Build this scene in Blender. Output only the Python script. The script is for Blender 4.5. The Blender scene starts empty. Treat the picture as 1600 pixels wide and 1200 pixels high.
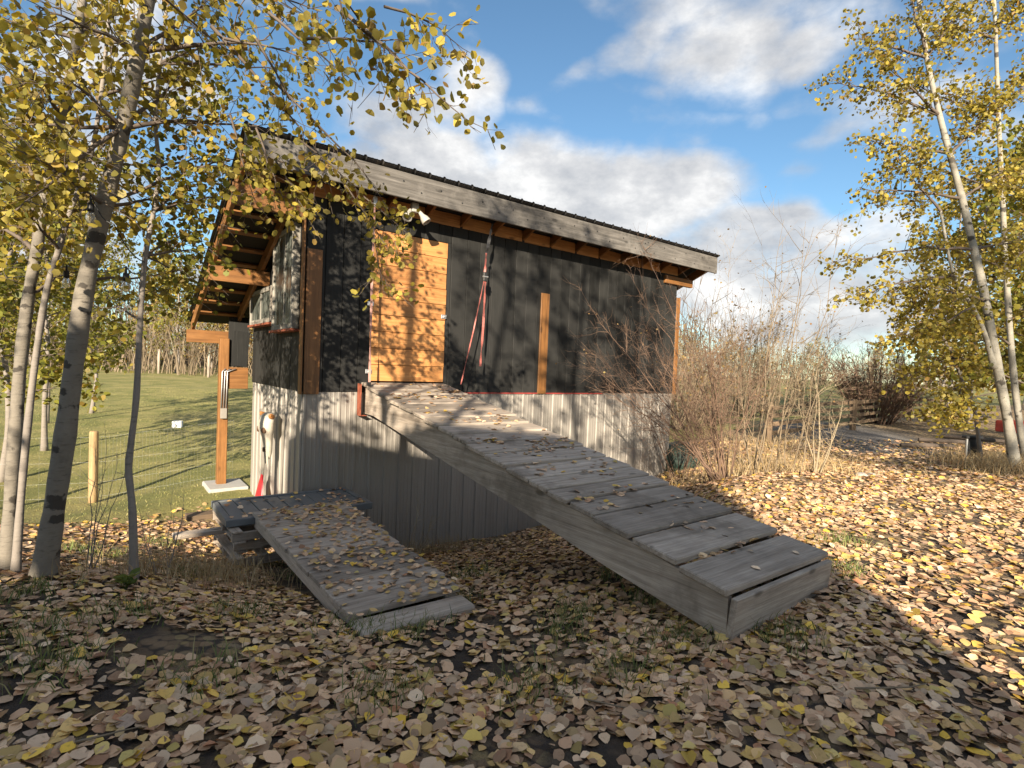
import bpy, math, random
import numpy as np
from mathutils import Vector, Matrix

# ---------------------------------------------------------------- camera, world, sun, exposure
scn = bpy.context.scene
col = scn.collection
F = 847.0; EYE = 1.55
ROLL = math.atan(.04); PITCH = math.atan(25.5*math.cos(ROLL)/F)
cp, sp, cr, sr = math.cos(PITCH), math.sin(PITCH), math.cos(ROLL), math.sin(ROLL)
fwd = Vector((0, cp, -sp)); up0 = Vector((0, sp, cp)); rt0 = Vector((1, 0, 0))
rt = rt0*cr + up0*sr; up = up0*cr - rt0*sr
cam_d = bpy.data.cameras.new('camera'); cam = bpy.data.objects.new('camera', cam_d); col.objects.link(cam)
cam.matrix_world = Matrix(((rt.x, up.x, -fwd.x, 0), (rt.y, up.y, -fwd.y, 0), (rt.z, up.z, -fwd.z, EYE), (0, 0, 0, 1)))
cam_d.sensor_width = 36; cam_d.lens = F/1600*36; cam_d.clip_end = 3000; cam_d.clip_start = .05
scn.camera = cam

SUN_TAN = .34
sun_dir = Vector((-.085, -.996, SUN_TAN)).normalized()
SUN_EL = math.asin(sun_dir.z); SUN_ROT = math.atan2(sun_dir.x, sun_dir.y)
sd = bpy.data.lights.new('sun', 'SUN'); so = bpy.data.objects.new('sun', sd); col.objects.link(so)
sd.energy = 5.0; sd.angle = math.radians(.55); sd.color = (1, .87, .68)
so.rotation_euler = (-sun_dir).to_track_quat('-Z', 'Y').to_euler()

scn.view_settings.view_transform = 'Standard'; scn.view_settings.look = 'None'
scn.view_settings.exposure = 1.35; scn.view_settings.gamma = 1.0
scn.cycles.max_bounces = 4; scn.cycles.diffuse_bounces = 3; scn.cycles.glossy_bounces = 2; scn.cycles.transmission_bounces = 3

def at(px, py, Y):
    """world point at depth Y metres seen at the photograph's (px,py)"""
    x = (px-800)/F; y = (py-600)/F
    xr = cr*x+sr*y; yr = -sr*x+cr*y
    r = Vector((xr, cp-yr*sp, -sp-yr*cp))
    return Vector((0, 0, EYE)) + r*(Y/r.y)

class NT:
    """small node-tree helper"""
    def __init__(s, tree): s.t = tree; s.n = tree.nodes; s.l = tree.links
    def add(s, typ, **kw):
        nd = s.n.new(typ)
        for k, v in kw.items():
            if k.startswith('_'): setattr(nd, k[1:], v)
        return nd
    def put(s, nd, inp, v):
        sock = nd.inputs[inp]
        if isinstance(v, bpy.types.NodeSocket): s.l.new(v, sock)
        else: sock.default_value = v
    def math(s, op, a, b=0.0, clamp=False):
        nd = s.n.new('ShaderNodeMath'); nd.operation = op; nd.use_clamp = clamp
        s.put(nd, 0, a); s.put(nd, 1, b); return nd.outputs[0]
    def vmath(s, op, a, b=(0, 0, 0)):
        nd = s.n.new('ShaderNodeVectorMath'); nd.operation = op
        s.put(nd, 0, a); s.put(nd, 1, b)
        return nd.outputs['Value'] if op in ('DISTANCE', 'LENGTH', 'DOT_PRODUCT') else nd.outputs[0]
    def noise(s, vec, scale, detail=3.0, rough=.55, dist=0.0):
        nd = s.n.new('ShaderNodeTexNoise'); s.put(nd, 'Vector', vec)
        nd.inputs['Scale'].default_value = scale; nd.inputs['Detail'].default_value = detail
        nd.inputs['Roughness'].default_value = rough; nd.inputs['Distortion'].default_value = dist
        return nd.outputs['Fac']
    def ramp(s, fac, stops, interp='LINEAR'):
        nd = s.n.new('ShaderNodeValToRGB'); cr_ = nd.color_ramp; cr_.interpolation = interp
        while len(cr_.elements) < len(stops): cr_.elements.new(.5)
        for e, (p, c) in zip(cr_.elements, stops):
            e.position = p; e.color = (c, c, c, 1) if isinstance(c, (int, float)) else (*c, 1)
        s.put(nd, 0, fac); return nd.outputs[0]
    def mix(s, fac, a, b, mode='MIX'):
        nd = s.n.new('ShaderNodeMix'); nd.data_type = 'RGBA'; nd.blend_type = mode
        s.put(nd, 0, fac)
        s.put(nd, 6, a if isinstance(a, bpy.types.NodeSocket) else (*a, 1))
        s.put(nd, 7, b if isinstance(b, bpy.types.NodeSocket) else (*b, 1))
        return nd.outputs[2]
    def mrange(s, v, a, b, c=0.0, d=1.0, smooth=True):
        nd = s.n.new('ShaderNodeMapRange'); nd.interpolation_type = 'SMOOTHSTEP' if smooth else 'LINEAR'
        s.put(nd, 0, v)
        for i, q in enumerate((a, b, c, d)): nd.inputs[i+1].default_value = q
        return nd.outputs[0]

# world: Nishita sky, broken cumulus laid over it by direction
wd = bpy.data.worlds.new('World'); scn.world = wd; wd.use_nodes = True
w = NT(wd.node_tree); w.n.clear()
sky = w.add('ShaderNodeTexSky'); sky.sky_type = 'NISHITA'; sky.sun_disc = False
sky.sun_elevation = SUN_EL; sky.sun_rotation = SUN_ROT; sky.air_density = 1.0; sky.dust_density = .1; sky.ozone_density = 3.0
tc = w.add('ShaderNodeTexCoord')
D = tc.outputs['Generated']
Ds = w.vmath('MULTIPLY', D, (1, 1, 1.7))
warp = w.add('ShaderNodeTexNoise'); w.put(warp, 'Vector', D); warp.inputs['Scale'].default_value = 5; warp.inputs['Detail'].default_value = 4
wv = w.vmath('MULTIPLY', w.vmath('SUBTRACT', warp.outputs['Color'], (.5, .5, .5)), (.16, .16, .16))
Dw = w.vmath('ADD', Ds, wv)
mask = None
for px, py, rad, wt in [(860, 300, .29, 1.05), (1010, 330, .27, 1.05), (720, 300, .2, 1.), (1110, 420, .26, 1.), (1250, 470, .25, .95), (600, 300, .22, .9),
                        (1150, 95, .22, .95), (1260, 80, .16, .9), (1010, 95, .13, .75), (740, 150, .14, .7), (610, 190, .18, .72), (1390, 350, .14, .85), (1040, 190, .09, .6), (1170, 180, .1, .55)]:
    v = (at(px, py, 10)-Vector((0, 0, EYE))).normalized()
    dist = w.vmath('DISTANCE', Dw, (v.x, v.y, v.z*1.7))
    m_ = w.mrange(dist, rad*.95, rad*.2, 0, wt)
    mask = m_ if mask is None else w.math('MAXIMUM', mask, m_)
n1 = w.noise(Ds, 3.6, 8, .56); n2 = w.noise(Ds, 9, 6, .6)
gen = w.mrange(w.noise(w.vmath('MULTIPLY', D, (1, 1, 2.2)), 2.0, 3), .38, .56, 0, .85)
cov = w.math('ADD', w.math('MAXIMUM', mask, gen), w.math('MULTIPLY', w.math('SUBTRACT', n1, .5), 1.5))
cov = w.math('ADD', cov, w.math('MULTIPLY', w.math('SUBTRACT', n2, .5), .45))
alpha = w.mrange(cov, .38, .98, 0, .96)
shade = w.ramp(w.noise(Ds, 6.5, 8, .6), [(.34, (1.8, 1.87, 2.0)), (.5, (2.7, 2.7, 2.72)), (.64, (3.9, 3.85, 3.75))])
skyc = w.mix(1.0, sky.outputs[0], (.55, .615, .595), 'MULTIPLY')
mixc = w.mix(alpha, skyc, shade)
bg = w.add('ShaderNodeBackground'); w.put(bg, 0, mixc); bg.inputs[1].default_value = .116
wo = w.add('ShaderNodeOutputWorld'); w.l.new(bg.outputs[0], wo.inputs[0])

# ---------------------------------------------------------------- helpers
rnd = random.Random(7); rng = np.random.default_rng(7)

def tag(o, label=None, cat=None, group=None, kind=None):
    if label: o['label'] = label
    if cat: o['category'] = cat
    if group: o['group'] = group
    if kind: o['kind'] = kind
    return o

def empty(name, loc=(0, 0, 0), rz=0, parent=None):
    o = bpy.data.objects.new(name, None); col.objects.link(o)
    o.location = loc; o.rotation_euler = (0, 0, rz); o.empty_display_size = .2; o.parent = parent
    return o

class MB:
    def __init__(s): s.v = []; s.f = []
    def quad(s, a, b, c, d):
        i = len(s.v); s.v += [tuple(a), tuple(b), tuple(c), tuple(d)]; s.f.append((i, i+1, i+2, i+3)); return s
    def box(s, x0, x1, y0, y1, z0, z1, c=0.0, M=None):
        """chamfered box"""
        P = []; i0 = len(s.v)
        if c <= 0:
            P = [(x, y, z) for z in (z0, z1) for y in (y0, y1) for x in (x0, x1)]
            Fc = [(0, 2, 3, 1), (4, 5, 7, 6), (0, 1, 5, 4), (2, 6, 7, 3), (0, 4, 6, 2), (1, 3, 7, 5)]
        else:
            c = min(c, abs(x1-x0)*.3, abs(y1-y0)*.3, abs(z1-z0)*.3)
            def cid(i, j, k, a): return ((i*2+j)*2+k)*3+a
            for i in (0, 1):
                for j in (0, 1):
                    for k in (0, 1):
                        X, Y, Z = (x0, x1)[i], (y0, y1)[j], (z0, z1)[k]
                        ix, iy, iz = X+(c, -c)[i], Y+(c, -c)[j], Z+(c, -c)[k]
                        P += [(X, iy, iz), (ix, Y, iz), (ix, iy, Z)]
            Fc = []
            for a in range(3):
                for sgn in (0, 1):
                    q = []
                    for (p1, p2) in ((0, 0), (1, 0), (1, 1), (0, 1)):
                        b = [0, 0, 0]; b[a] = sgn; b[(a+1) % 3] = p1; b[(a+2) % 3] = p2; q.append(cid(*b, a))
                    Fc.append(tuple(q if sgn else q[::-1]))
                b_, c_ = (a+1) % 3, (a+2) % 3
                for s1 in (0, 1):
                    for s2 in (0, 1):
                        e0 = [0]*3; e0[b_] = s1; e0[c_] = s2; e0[a] = 0; e1 = e0[:]; e1[a] = 1
                        q = [cid(*e0, b_), cid(*e1, b_), cid(*e1, c_), cid(*e0, c_)]
                        Fc.append(tuple(q if s1 != s2 else q[::-1]))
            for i in (0, 1):
                for j in (0, 1):
                    for k in (0, 1):
                        q = (cid(i, j, k, 0), cid(i, j, k, 1), cid(i, j, k, 2)); Fc.append(q if (i+j+k) % 2 else q[::-1])
        if M is not None: P = [tuple(M @ Vector(p)) for p in P]
        s.v += P; s.f += [tuple(i0+q for q in f) for f in Fc]; return s
    def beam(s, p, q, wd_, ht, c=.004, upv=(0, 0, 1)):
        """chamfered timber from p to q (centre line)"""
        p = Vector(p); q = Vector(q); d = q-p; L = d.length; d.normalize()
        u_ = Vector(upv); sd_ = d.cross(u_)
        if sd_.length < 1e-4: sd_ = d.cross(Vector((1, 0, 0)))
        sd_.normalize(); u_ = sd_.cross(d)
        M = Matrix(((d.x, sd_.x, u_.x, p.x), (d.y, sd_.y, u_.y, p.y), (d.z, sd_.z, u_.z, p.z), (0, 0, 0, 1)))
        return s.box(0, L, -wd_/2, wd_/2, -ht/2, ht/2, c, M)
    def tube(s, pts, rad, n=6, cap=True):
        pts = [Vector(p) for p in pts]
        if isinstance(rad, (int, float)): rad = [rad]*len(pts)
        i0 = len(s.v); ref = Vector((.31, .17, .93))
        for k, p in enumerate(pts):
            t = (pts[min(k+1, len(pts)-1)]-pts[max(k-1, 0)])
            if t.length < 1e-9: t = Vector((0, 0, 1))
            t.normalize(); a = ref-t*ref.dot(t)
            if a.length < .05: a = Vector((1, 0, 0))-t*t.x
            a.normalize(); b = t.cross(a); ref = a
            for j in range(n):
                an = 2*math.pi*j/n; q = p+(a*math.cos(an)+b*math.sin(an))*rad[k]; s.v.append((q.x, q.y, q.z))
        for k in range(len(pts)-1):
            for j in range(n):
                j2 = (j+1) % n; s.f.append((i0+k*n+j, i0+k*n+j2, i0+(k+1)*n+j2, i0+(k+1)*n+j))
        if cap:
            s.f.append(tuple(i0+j for j in reversed(range(n)))); m = i0+(len(pts)-1)*n; s.f.append(tuple(m+j for j in range(n)))
        return s
    def cone(s, p, q, r0, r1, n=10): return s.tube([p, q], [r0, r1], n)
    def lathe(s, prof, n=12, M=None):
        i0 = len(s.v)
        for r, z in prof:
            for j in range(n):
                a = 2*math.pi*j/n; P = Vector((r*math.cos(a), r*math.sin(a), z)); P = M @ P if M is not None else P; s.v.append(tuple(P))
        for k in range(len(prof)-1):
            for j in range(n):
                j2 = (j+1) % n; s.f.append((i0+k*n+j, i0+k*n+j2, i0+(k+1)*n+j2, i0+(k+1)*n+j))
        s.f.append(tuple(i0+j for j in reversed(range(n)))); m = i0+(len(prof)-1)*n; s.f.append(tuple(m+j for j in range(n)))
        return s
    def mesh(s, name, mat, smooth=False):
        me = bpy.data.meshes.new(name); me.from_pydata(s.v, [], s.f); me.update()
        if mat: me.materials.append(mat)
        if smooth: me.polygons.foreach_set('use_smooth', [True]*len(me.polygons))
        return me
    def build(s, name, mat, parent=None, smooth=False, loc=None):
        o = bpy.data.objects.new(name, s.mesh(name, mat, smooth)); col.objects.link(o); o.parent = parent
        if loc is not None: o.location = loc
        return o

def np_mesh(name, V, Fc, mat, parent=None, smooth=False):
    """V (n,3), Fc (m,k) -> object, fast path"""
    me = bpy.data.meshes.new(name); V = np.asarray(V, dtype=np.float32); Fc = np.asarray(Fc, dtype=np.int32); k = Fc.shape[1]
    me.vertices.add(len(V)); me.vertices.foreach_set('co', V.ravel())
    me.loops.add(Fc.size); me.loops.foreach_set('vertex_index', Fc.ravel())
    me.polygons.add(len(Fc)); me.polygons.foreach_set('loop_start', np.arange(0, Fc.size, k, dtype=np.int32))
    if smooth: me.polygons.foreach_set('use_smooth', np.ones(len(Fc), dtype=bool))
    me.update(calc_edges=True); me.validate()
    if mat: me.materials.append(mat)
    o = bpy.data.objects.new(name, me); col.objects.link(o); o.parent = parent; return o

# ---------------------------------------------------------------- materials
MAT = {}
def newmat(name):
    m = bpy.data.materials.new(name); m.use_nodes = True; t = NT(m.node_tree); t.n.clear()
    out = t.add('ShaderNodeOutputMaterial'); b = t.add('ShaderNodeBsdfPrincipled'); t.l.new(b.outputs[0], out.inputs[0])
    MAT[name] = m; return m, t, b, out
def bump(t, b, h, strength=.3, dist=.01):
    nd = t.add('ShaderNodeBump'); nd.inputs['Strength'].default_value = strength; nd.inputs['Distance'].default_value = dist
    t.put(nd, 'Height', h); t.l.new(nd.outputs[0], b.inputs['Normal'])
def objrand(t): return t.add('ShaderNodeObjectInfo').outputs['Random']
def objco(t): return t.add('ShaderNodeTexCoord').outputs['Object']
def sep(t, v):
    nd = t.add('ShaderNodeSeparateXYZ'); t.put(nd, 0, v); return nd.outputs

def wood(name, c0, c1, c2, axis, rough=.7, knots=True, var=.35, bumps=.35, stain=None):
    """lumber: grain runs along axis (0,1,2) in object space"""
    m, t, b, _ = newmat(name); co = objco(t); r = objrand(t)
    sc = [22, 22, 22]; sc[axis] = 1.1
    off = t.add('ShaderNodeCombineXYZ')
    for i, k in enumerate((7.3, 13.1, 5.7)): t.put(off, i, t.math('MULTIPLY', r, k))
    v = t.vmath('ADD', t.vmath('MULTIPLY', co, tuple(sc)), off.outputs[0])
    g = t.noise(v, 1.0, 6, .62, .6)
    fine = [110, 110, 110]; fine[axis] = 4
    gf = t.noise(t.vmath('MULTIPLY', co, tuple(fine)), 1.0, 3, .7)
    blot = t.noise(t.vmath('ADD', co, off.outputs[0]), 2.2, 4, .6)
    c = t.ramp(g, [(.25, c0), (.5, c1), (.75, c2)])
    c = t.mix(t.math('MULTIPLY', t.ramp(gf, [(.42, 1.0), (.58, 0.0)]), .26), c, tuple(x*.45 for x in c0))
    val = t.math('ADD', t.math('MULTIPLY', t.math('SUBTRACT', r, .5), var), t.math('ADD', t.math('MULTIPLY', t.math('SUBTRACT', blot, .5), .9), 1.0))
    c = t.mix(1.0, c, t.ramp(t.math('MULTIPLY', val, .5), [(0, 0.0), (1, 2.0)]), 'MULTIPLY')
    if knots:
        vo = t.add('ShaderNodeTexVoronoi'); ks = [5.2, 5.2, 5.2]; ks[axis] = 2.0
        t.put(vo, 'Vector', t.vmath('ADD', t.vmath('MULTIPLY', co, tuple(ks)), off.outputs[0])); vo.inputs['Scale'].default_value = 1
        k = t.mrange(vo.outputs['Distance'], .16, .07)
        c = t.mix(t.math('MULTIPLY', k, .75), c, tuple(x*.35 for x in c0))
    if stain:
        sm = t.mrange(t.noise(co, 1.3, 5, .7), .52, .7); c = t.mix(t.math('MULTIPLY', sm, .7), c, stain)
    t.put(b, 'Base Color', c); b.inputs['Roughness'].default_value = rough
    h = t.math('ADD', g, t.math('MULTIPLY', gf, .6)); bump(t, b, h, bumps, .006); return m

for a, n in enumerate('xyz'):
    wood('pine_'+n, (.36, .15, .045), (.52, .235, .075), (.62, .32, .12), a, .6, var=.4, bumps=.2)
    wood('cedar_'+n, (.13, .054, .015), (.235, .102, .028), (.32, .15, .048), a, .55, var=.3, bumps=.2)
    wood('fascia_'+n, (.055, .05, .045), (.12, .11, .10), (.20, .185, .17), a, .9, var=.2, bumps=.7, stain=(.2, .185, .17))
    wood('fence_'+n, (.09, .06, .038), (.17, .115, .07), (.25, .175, .11), a, .85)
    wood('grey_'+n, (.22, .175, .135), (.42, .35, .285), (.55, .47, .39), a, .85, var=.55, bumps=.6, stain=(.15, .12, .09))
    wood('whitewood_'+n, (.13, .115, .095), (.27, .25, .215), (.40, .38, .33), a, .8, var=.3, bumps=.5, stain=(.22, .15, .1))

def metal(name, base, dark, rough=.45, metallic=.6, dirt=.5):
    m, t, b, _ = newmat(name); co = objco(t)
    n = t.noise(t.vmath('MULTIPLY', co, (6, 6, .5)), 1, 5, .65); n2 = t.noise(co, 3.5, 5, .7)
    c = t.mix(t.mrange(n, .35, .7), base, dark); c = t.mix(t.math('MULTIPLY', t.mrange(n2, .55, .75), dirt), c, (.22, .19, .15))
    t.put(b, 'Base Color', c); b.inputs['Metallic'].default_value = metallic
    t.put(b, 'Roughness', t.math('ADD', t.math('MULTIPLY', n2, .35), rough-.15))
    bump(t, b, n2, .25, .01); return m
metal('galv', (.35, .32, .285), (.30, .275, .245), .5, .3, .22)
metal('roof_metal', (.10, .10, .105), (.06, .06, .065), .5, .6)
metal('dark_metal', (.05, .05, .05), (.03, .03, .03), .5, .5)
metal('bright_metal', (.6, .6, .6), (.42, .42, .42), .4, .8)

def plain(name, c, rough=.6, var=.15, sc=8, metallic=0, bumps=.15):
    m, t, b, _ = newmat(name); co = objco(t); n = t.noise(co, sc, 5, .65)
    cc = t.mix(n, tuple(x*(1-var) for x in c), tuple(min(1, x*(1+var)) for x in c))
    t.put(b, 'Base Color', cc); b.inputs['Roughness'].default_value = rough; b.inputs['Metallic'].default_value = metallic
    bump(t, b, n, bumps, .004); return m
plain('red_strap', (.40, .12, .10), .6, .6, 26)
plain('pink_strap', (.44, .24, .2), .7, .5, 25)
plain('black_web', (.02, .02, .022), .7)
plain('red_plastic', (.5, .02, .025), .35, .15)
plain('rust', (.26, .07, .035), .8, .6, 14, bumps=.5)
plain('red_flash', (.33, .05, .04), .6, .4, 9)
plain('lamp_white', (.36, .345, .31), .45, .1)
plain('concrete', (.40, .385, .36), .9, .2, 12)
plain('bone', (.44, .40, .33), .7, .25, 18, bumps=.3)
plain('bone_shade', (.10, .055, .03), .9, .4, 18)  # dark brown painted for the shade inside the skull's hollows
plain('horn', (.42, .18, .05), .6, .5, 22)
plain('slate_panel', (.135, .145, .152), .55, .22, 6, bumps=.25)
plain('slate_groove', (.28, .30, .31), .7, .2, 10)
plain('black_plastic', (.015, .015, .016), .5)
plain('white_block', (.8, .8, .78), .6, .1)
plain('house_wall', (.72, .69, .62), .8, .12, 5)
plain('house_roof', (.09, .085, .08), .85, .25, 12)
plain('fence_wire', (.5, .5, .48), .5, .2, 20, .5)
plain('green_tarp', (.018, .04, .03), .6, .4, 7)
plain('red_paint', (.38, .05, .03), .5, .2, 7)
plain('stone', (.34, .31, .28), .9, .3, 9, bumps=.5)

wood('peeled', (.20, .13, .065), (.33, .225, .11), (.42, .30, .16), 2, .75, knots=False, bumps=.4)
# charred black siding, thin grain, dust
m, t, b, _ = newmat('black_siding'); co = objco(t); r = objrand(t)
g = t.noise(t.vmath('MULTIPLY', co, (40, 40, 1.6)), 1, 5, .65, .4); n2 = t.noise(co, 1.6, 5, .7)
vv = t.math('ADD', t.math('MULTIPLY', r, .5), t.math('MULTIPLY', n2, .7))
c = t.mix(t.mrange(vv, .2, 1.0), (.011, .011, .0105), (.030, .0295, .028)); c = t.mix(t.math('MULTIPLY', t.mrange(g, .5, .75), .35), c, (.05, .049, .046))
t.put(b, 'Base Color', c); b.inputs['Roughness'].default_value = .7; b.inputs['Specular IOR Level'].default_value = .25; bump(t, b, g, .4, .006)

# glass of the old windows: dusty, reflective
m, t, b, _ = newmat('old_glass'); co = objco(t); n = t.noise(t.vmath('MULTIPLY', co, (9, 9, 2)), 1, 5, .6)
t.put(b, 'Base Color', t.mix(t.mrange(n, .35, .7), (.03, .038, .034), (.16, .17, .15))); t.put(b, 'Roughness', t.math('MULTIPLY', n, .6)); b.inputs['Specular IOR Level'].default_value = .8
m, t, b, _ = newmat('bulb_glass'); b.inputs['Base Color'].default_value = (.9, .88, .82, 1); b.inputs['Roughness'].default_value = .08; b.inputs['Transmission Weight'].default_value = .85; b.inputs['IOR'].default_value = 1.25

def bark(name, c0, c1, scars=True, scale=1.0):
    m, t, b, _ = newmat(name); co = objco(t)
    n = t.noise(t.vmath('MULTIPLY', co, (9*scale, 9*scale, 40*scale)), 1, 4, .6); n2 = t.noise(co, 6*scale, 5, .65)
    c = t.mix(n2, c0, c1)
    c = t.mix(t.math('MULTIPLY', t.mrange(n, .56, .7), .45), c, tuple(x*.35 for x in c0))
    if scars:
        wv_ = t.add('ShaderNodeTexNoise'); t.put(wv_, 'Vector', co); wv_.inputs['Scale'].default_value = 14*scale; wv_.inputs['Detail'].default_value = 4
        cw = t.vmath('ADD', t.vmath('MULTIPLY', co, (3.2*scale, 3.2*scale, 6.5*scale)), t.vmath('MULTIPLY', wv_.outputs['Color'], (.55, .55, .9)))
        vo = t.add('ShaderNodeTexVoronoi'); t.put(vo, 'Vector', cw); vo.inputs['Scale'].default_value = 1
        vc = t.add('ShaderNodeSeparateColor'); t.l.new(vo.outputs['Color'], vc.inputs[0])
        sz_ = t.math('MULTIPLY', t.mrange(vc.outputs[0], .15, 1.0), .42)
        k = t.mrange(t.math('SUBTRACT', vo.outputs['Distance'], sz_), .06, -.05); c = t.mix(t.math('MULTIPLY', k, .88), c, (.03, .024, .019))
        st = t.noise(t.vmath('MULTIPLY', co, (5*scale, 5*scale, 60*scale)), 1, 3, .7, .5); c = t.mix(t.math('MULTIPLY', t.mrange(st, .6, .72), .6), c, (.05, .04, .032))
    # rough dark bark low on the trunk and in big patches
    k2 = t.mrange(t.noise(co, 1.8*scale, 4, .6), .56, .7); c = t.mix(t.math('MULTIPLY', k2, .65), c, tuple(x*.32 for x in c0))
    t.put(b, 'Base Color', c); b.inputs['Roughness'].default_value = .85; bump(t, b, t.math('ADD', n, n2), .5, .012); return m
bark('aspen_bark', (.13, .112, .09), (.25, .22, .178), True, 1.5); bark('birch_bark', (.22, .20, .165), (.36, .335, .28), True, .95)
bark('grey_bark', (.17, .145, .125), (.28, .245, .21), False); bark('twig_bark', (.085, .065, .052), (.15, .115, .09), False)
bark('shrub_bark', (.14, .105, .068), (.28, .215, .14), False); bark('shrub_red', (.115, .07, .046), (.23, .145, .098), False)
bark('straw_stem', (.22, .175, .11), (.36, .29, .19), False)

def leafmat(name, stops, trans=.45, rough=.55, spots=True):
    m, t, b, out = newmat(name)
    isl = t.add('ShaderNodeNewGeometry').outputs['Random Per Island']; r = objrand(t)
    f = t.math('FRACT', t.math('ADD', isl, t.math('MULTIPLY', r, 7.31)))
    c = t.ramp(f, stops)
    f2 = t.math('FRACT', t.math('MULTIPLY', f, 37.7))
    c = t.mix(1.0, c, t.ramp(f2, [(0, .55), (1, 1.32)]), 'MULTIPLY')
    if spots:
        k = t.mrange(t.noise(objco(t), 55, 3, .6), .5, .72); c = t.mix(t.math('MULTIPLY', k, .32), c, (.14, .07, .03))
    t.put(b, 'Base Color', c); b.inputs['Roughness'].default_value = rough; b.inputs['Specular IOR Level'].default_value = .35
    if trans > 0:
        tr = t.add('ShaderNodeBsdfTranslucent'); t.put(tr, 0, t.mix(1.0, c, (1.25, 1.1, .5), 'MULTIPLY'))
        mx = t.add('ShaderNodeMixShader'); mx.inputs[0].default_value = trans
        t.l.new(b.outputs[0], mx.inputs[1]); t.l.new(tr.outputs[0], mx.inputs[2]); t.l.new(mx.outputs[0], out.inputs[0])
    return m
leafmat('leaf_yellow', [(0, (.20, .19, .04)), (.3, (.36, .30, .06)), (.5, (.48, .37, .06)), (.7, (.26, .23, .045)), (.85, (.40, .33, .10)), (.93, (.30, .18, .05)), (1, (.15, .17, .04))])
leafmat('leaf_olive', [(0, (.13, .15, .03)), (.35, (.22, .22, .035)), (.6, (.32, .28, .04)), (.8, (.17, .18, .035)), (.93, (.32, .21, .05)), (1, (.10, .13, .03))])
leafmat('leaf_tan', [(0, (.30, .20, .10)), (.4, (.40, .28, .14)), (.7, (.30, .17, .08)), (1, (.42, .33, .12))])
leafmat('leaf_green', [(0, (.10, .17, .03)), (.5, (.16, .24, .04)), (1, (.26, .28, .05))])
leafmat('litter', [(0, (.56, .34, .20)), (.16, (.74, .50, .31)), (.30, (.42, .23, .13)), (.44, (.78, .58, .39)), (.56, (.60, .37, .20)), (.66, (.72, .48, .16)), (.75, (.58, .42, .31)), (.84, (.80, .50, .06)), (.89, (.60, .47, .16)), (.95, (.42, .19, .10)), (1, (.76, .54, .34))], 0, .6)
def grassmat(name, stops):
    m, t, b, _ = newmat(name); isl = t.add('ShaderNodeNewGeometry').outputs['Random Per Island']
    t.put(b, 'Base Color', t.ramp(isl, stops)); b.inputs['Roughness'].default_value = .7; return m
grassmat('grass_green', [(0, (.07, .11, .025)), (.4, (.12, .16, .035)), (.7, (.2, .2, .06)), (1, (.32, .27, .12))])
grassmat('grass_dry', [(0, (.30, .21, .10)), (.5, (.42, .31, .16)), (.8, (.34, .22, .11)), (1, (.5, .42, .25))])
grassmat('grass_lawn', [(0, (.15, .17, .04)), (.5, (.23, .225, .065)), (1, (.36, .30, .12))])

# ---------------------------------------------------------------- terrain
WA = math.radians(37.337)
U = Vector((math.cos(WA), math.sin(WA), 0)); V = Vector((-math.sin(WA), math.cos(WA), 0)); C0 = Vector((-2.719, 7.05, 0))
def P(u, v, z=0): return C0+U*u+V*v+Vector((0, 0, z))
ctl = [(0, 0, 0), (0, -6, 0), (3, 0, 0), (-3, 0, 0), (-8, 0, -.05), (8, 0, .05), (6, -8, 0), (-6, -8, 0), (0, -20, 0), (15, -20, 0), (-20, -20, 0), (-3.32, 3.84, -.1), (-2.77, 4.02, -.11), (-5, 4, -.14), (-8, 5, -.45),
       (-11, 16, -.8), (-15, 25, -.55), (-20, 45, .05), (-36, 45, .1), (-30, 25, -.4), (-12, 9, -.9), (-25, 10, -.8), (0, 30, -.2), (0, 60, .3), (9.4, 10, 0), (6, 10, -.08), (11, 17, 0), (8, 15, -.05), (19, 25, 0), (14, 21, 0),
       (15, 60, .8), (34, 60, .8), (25, 15, .1), (40, 30, .3), (16, 8, .1), (3.4, 8, .03), (4.5, 5, .03), (-40, 0, -.3), (40, 0, .2)]
for u, v, z in [(.8, -5.7, 0), (2.1, -5.7, .05), (-.4, -4.1, -.19), (-.9, -1.3, -.62), (.2, -1.2, -.75), (-1.3, -2.3, -.36), (0, 0, -1.15), (2, 0, -1.24), (4, 0, -1.25), (6, 0, -1.0), (7.7, 0, -.55), (2.6, -2, -.78), (3, -3.6, -.22), (4.4, -2.2, -.4), (0, 2.8, -.76), (-.5, 3.2, -.74), (-1, 1, -.88), (-2.1, 4.1, -1.0), (3, 8, -.6), (8, 6, -.4), (4, 2.5, -1.0), (.5, -3, -.4)]:
    q = P(u, v); ctl.append((q.x, q.y, z))
ctl = np.array(ctl); CX, CZ = ctl[:, :2], ctl[:, 2]
def phi(r2): return np.sqrt(r2+1.2)
_A = phi(((CX[:, None]-CX[None])**2).sum(-1)); _n = len(CX)
_K = np.zeros((_n+1, _n+1)); _K[:_n, :_n] = _A-np.eye(_n)*.02; _K[:_n, _n] = 1; _K[_n, :_n] = 1
_W = np.linalg.solve(_K, np.append(CZ, 0))
def terrain(x, y):
    x = np.asarray(x, float); y = np.asarray(y, float); sh = x.shape; p = np.stack([x.ravel(), y.ravel()], 1)
    z = np.empty(len(p))
    for a in range(0, len(p), 20000):
        q = p[a:a+20000]; z[a:a+20000] = phi(((q[:, None]-CX[None])**2).sum(-1)) @ _W[:_n]+_W[_n]
    r = np.hypot(p[:, 0], p[:, 1]); k = np.clip((r-55)/60, 0, 1); k = k*k*(3-2*k); z = z*(1-k)+k*1.0
    X, Y = p[:, 0], p[:, 1]
    z = z+.018*np.sin(X*2.1+1.3*np.sin(Y*1.7))*np.sin(Y*2.6+.6)+.010*np.sin(X*5.3+Y*3.1)*np.sin(Y*6.1-X*2.2)
    return z.reshape(sh)
def gz(x, y): return float(terrain(np.array([x]), np.array([y]))[0])
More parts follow.
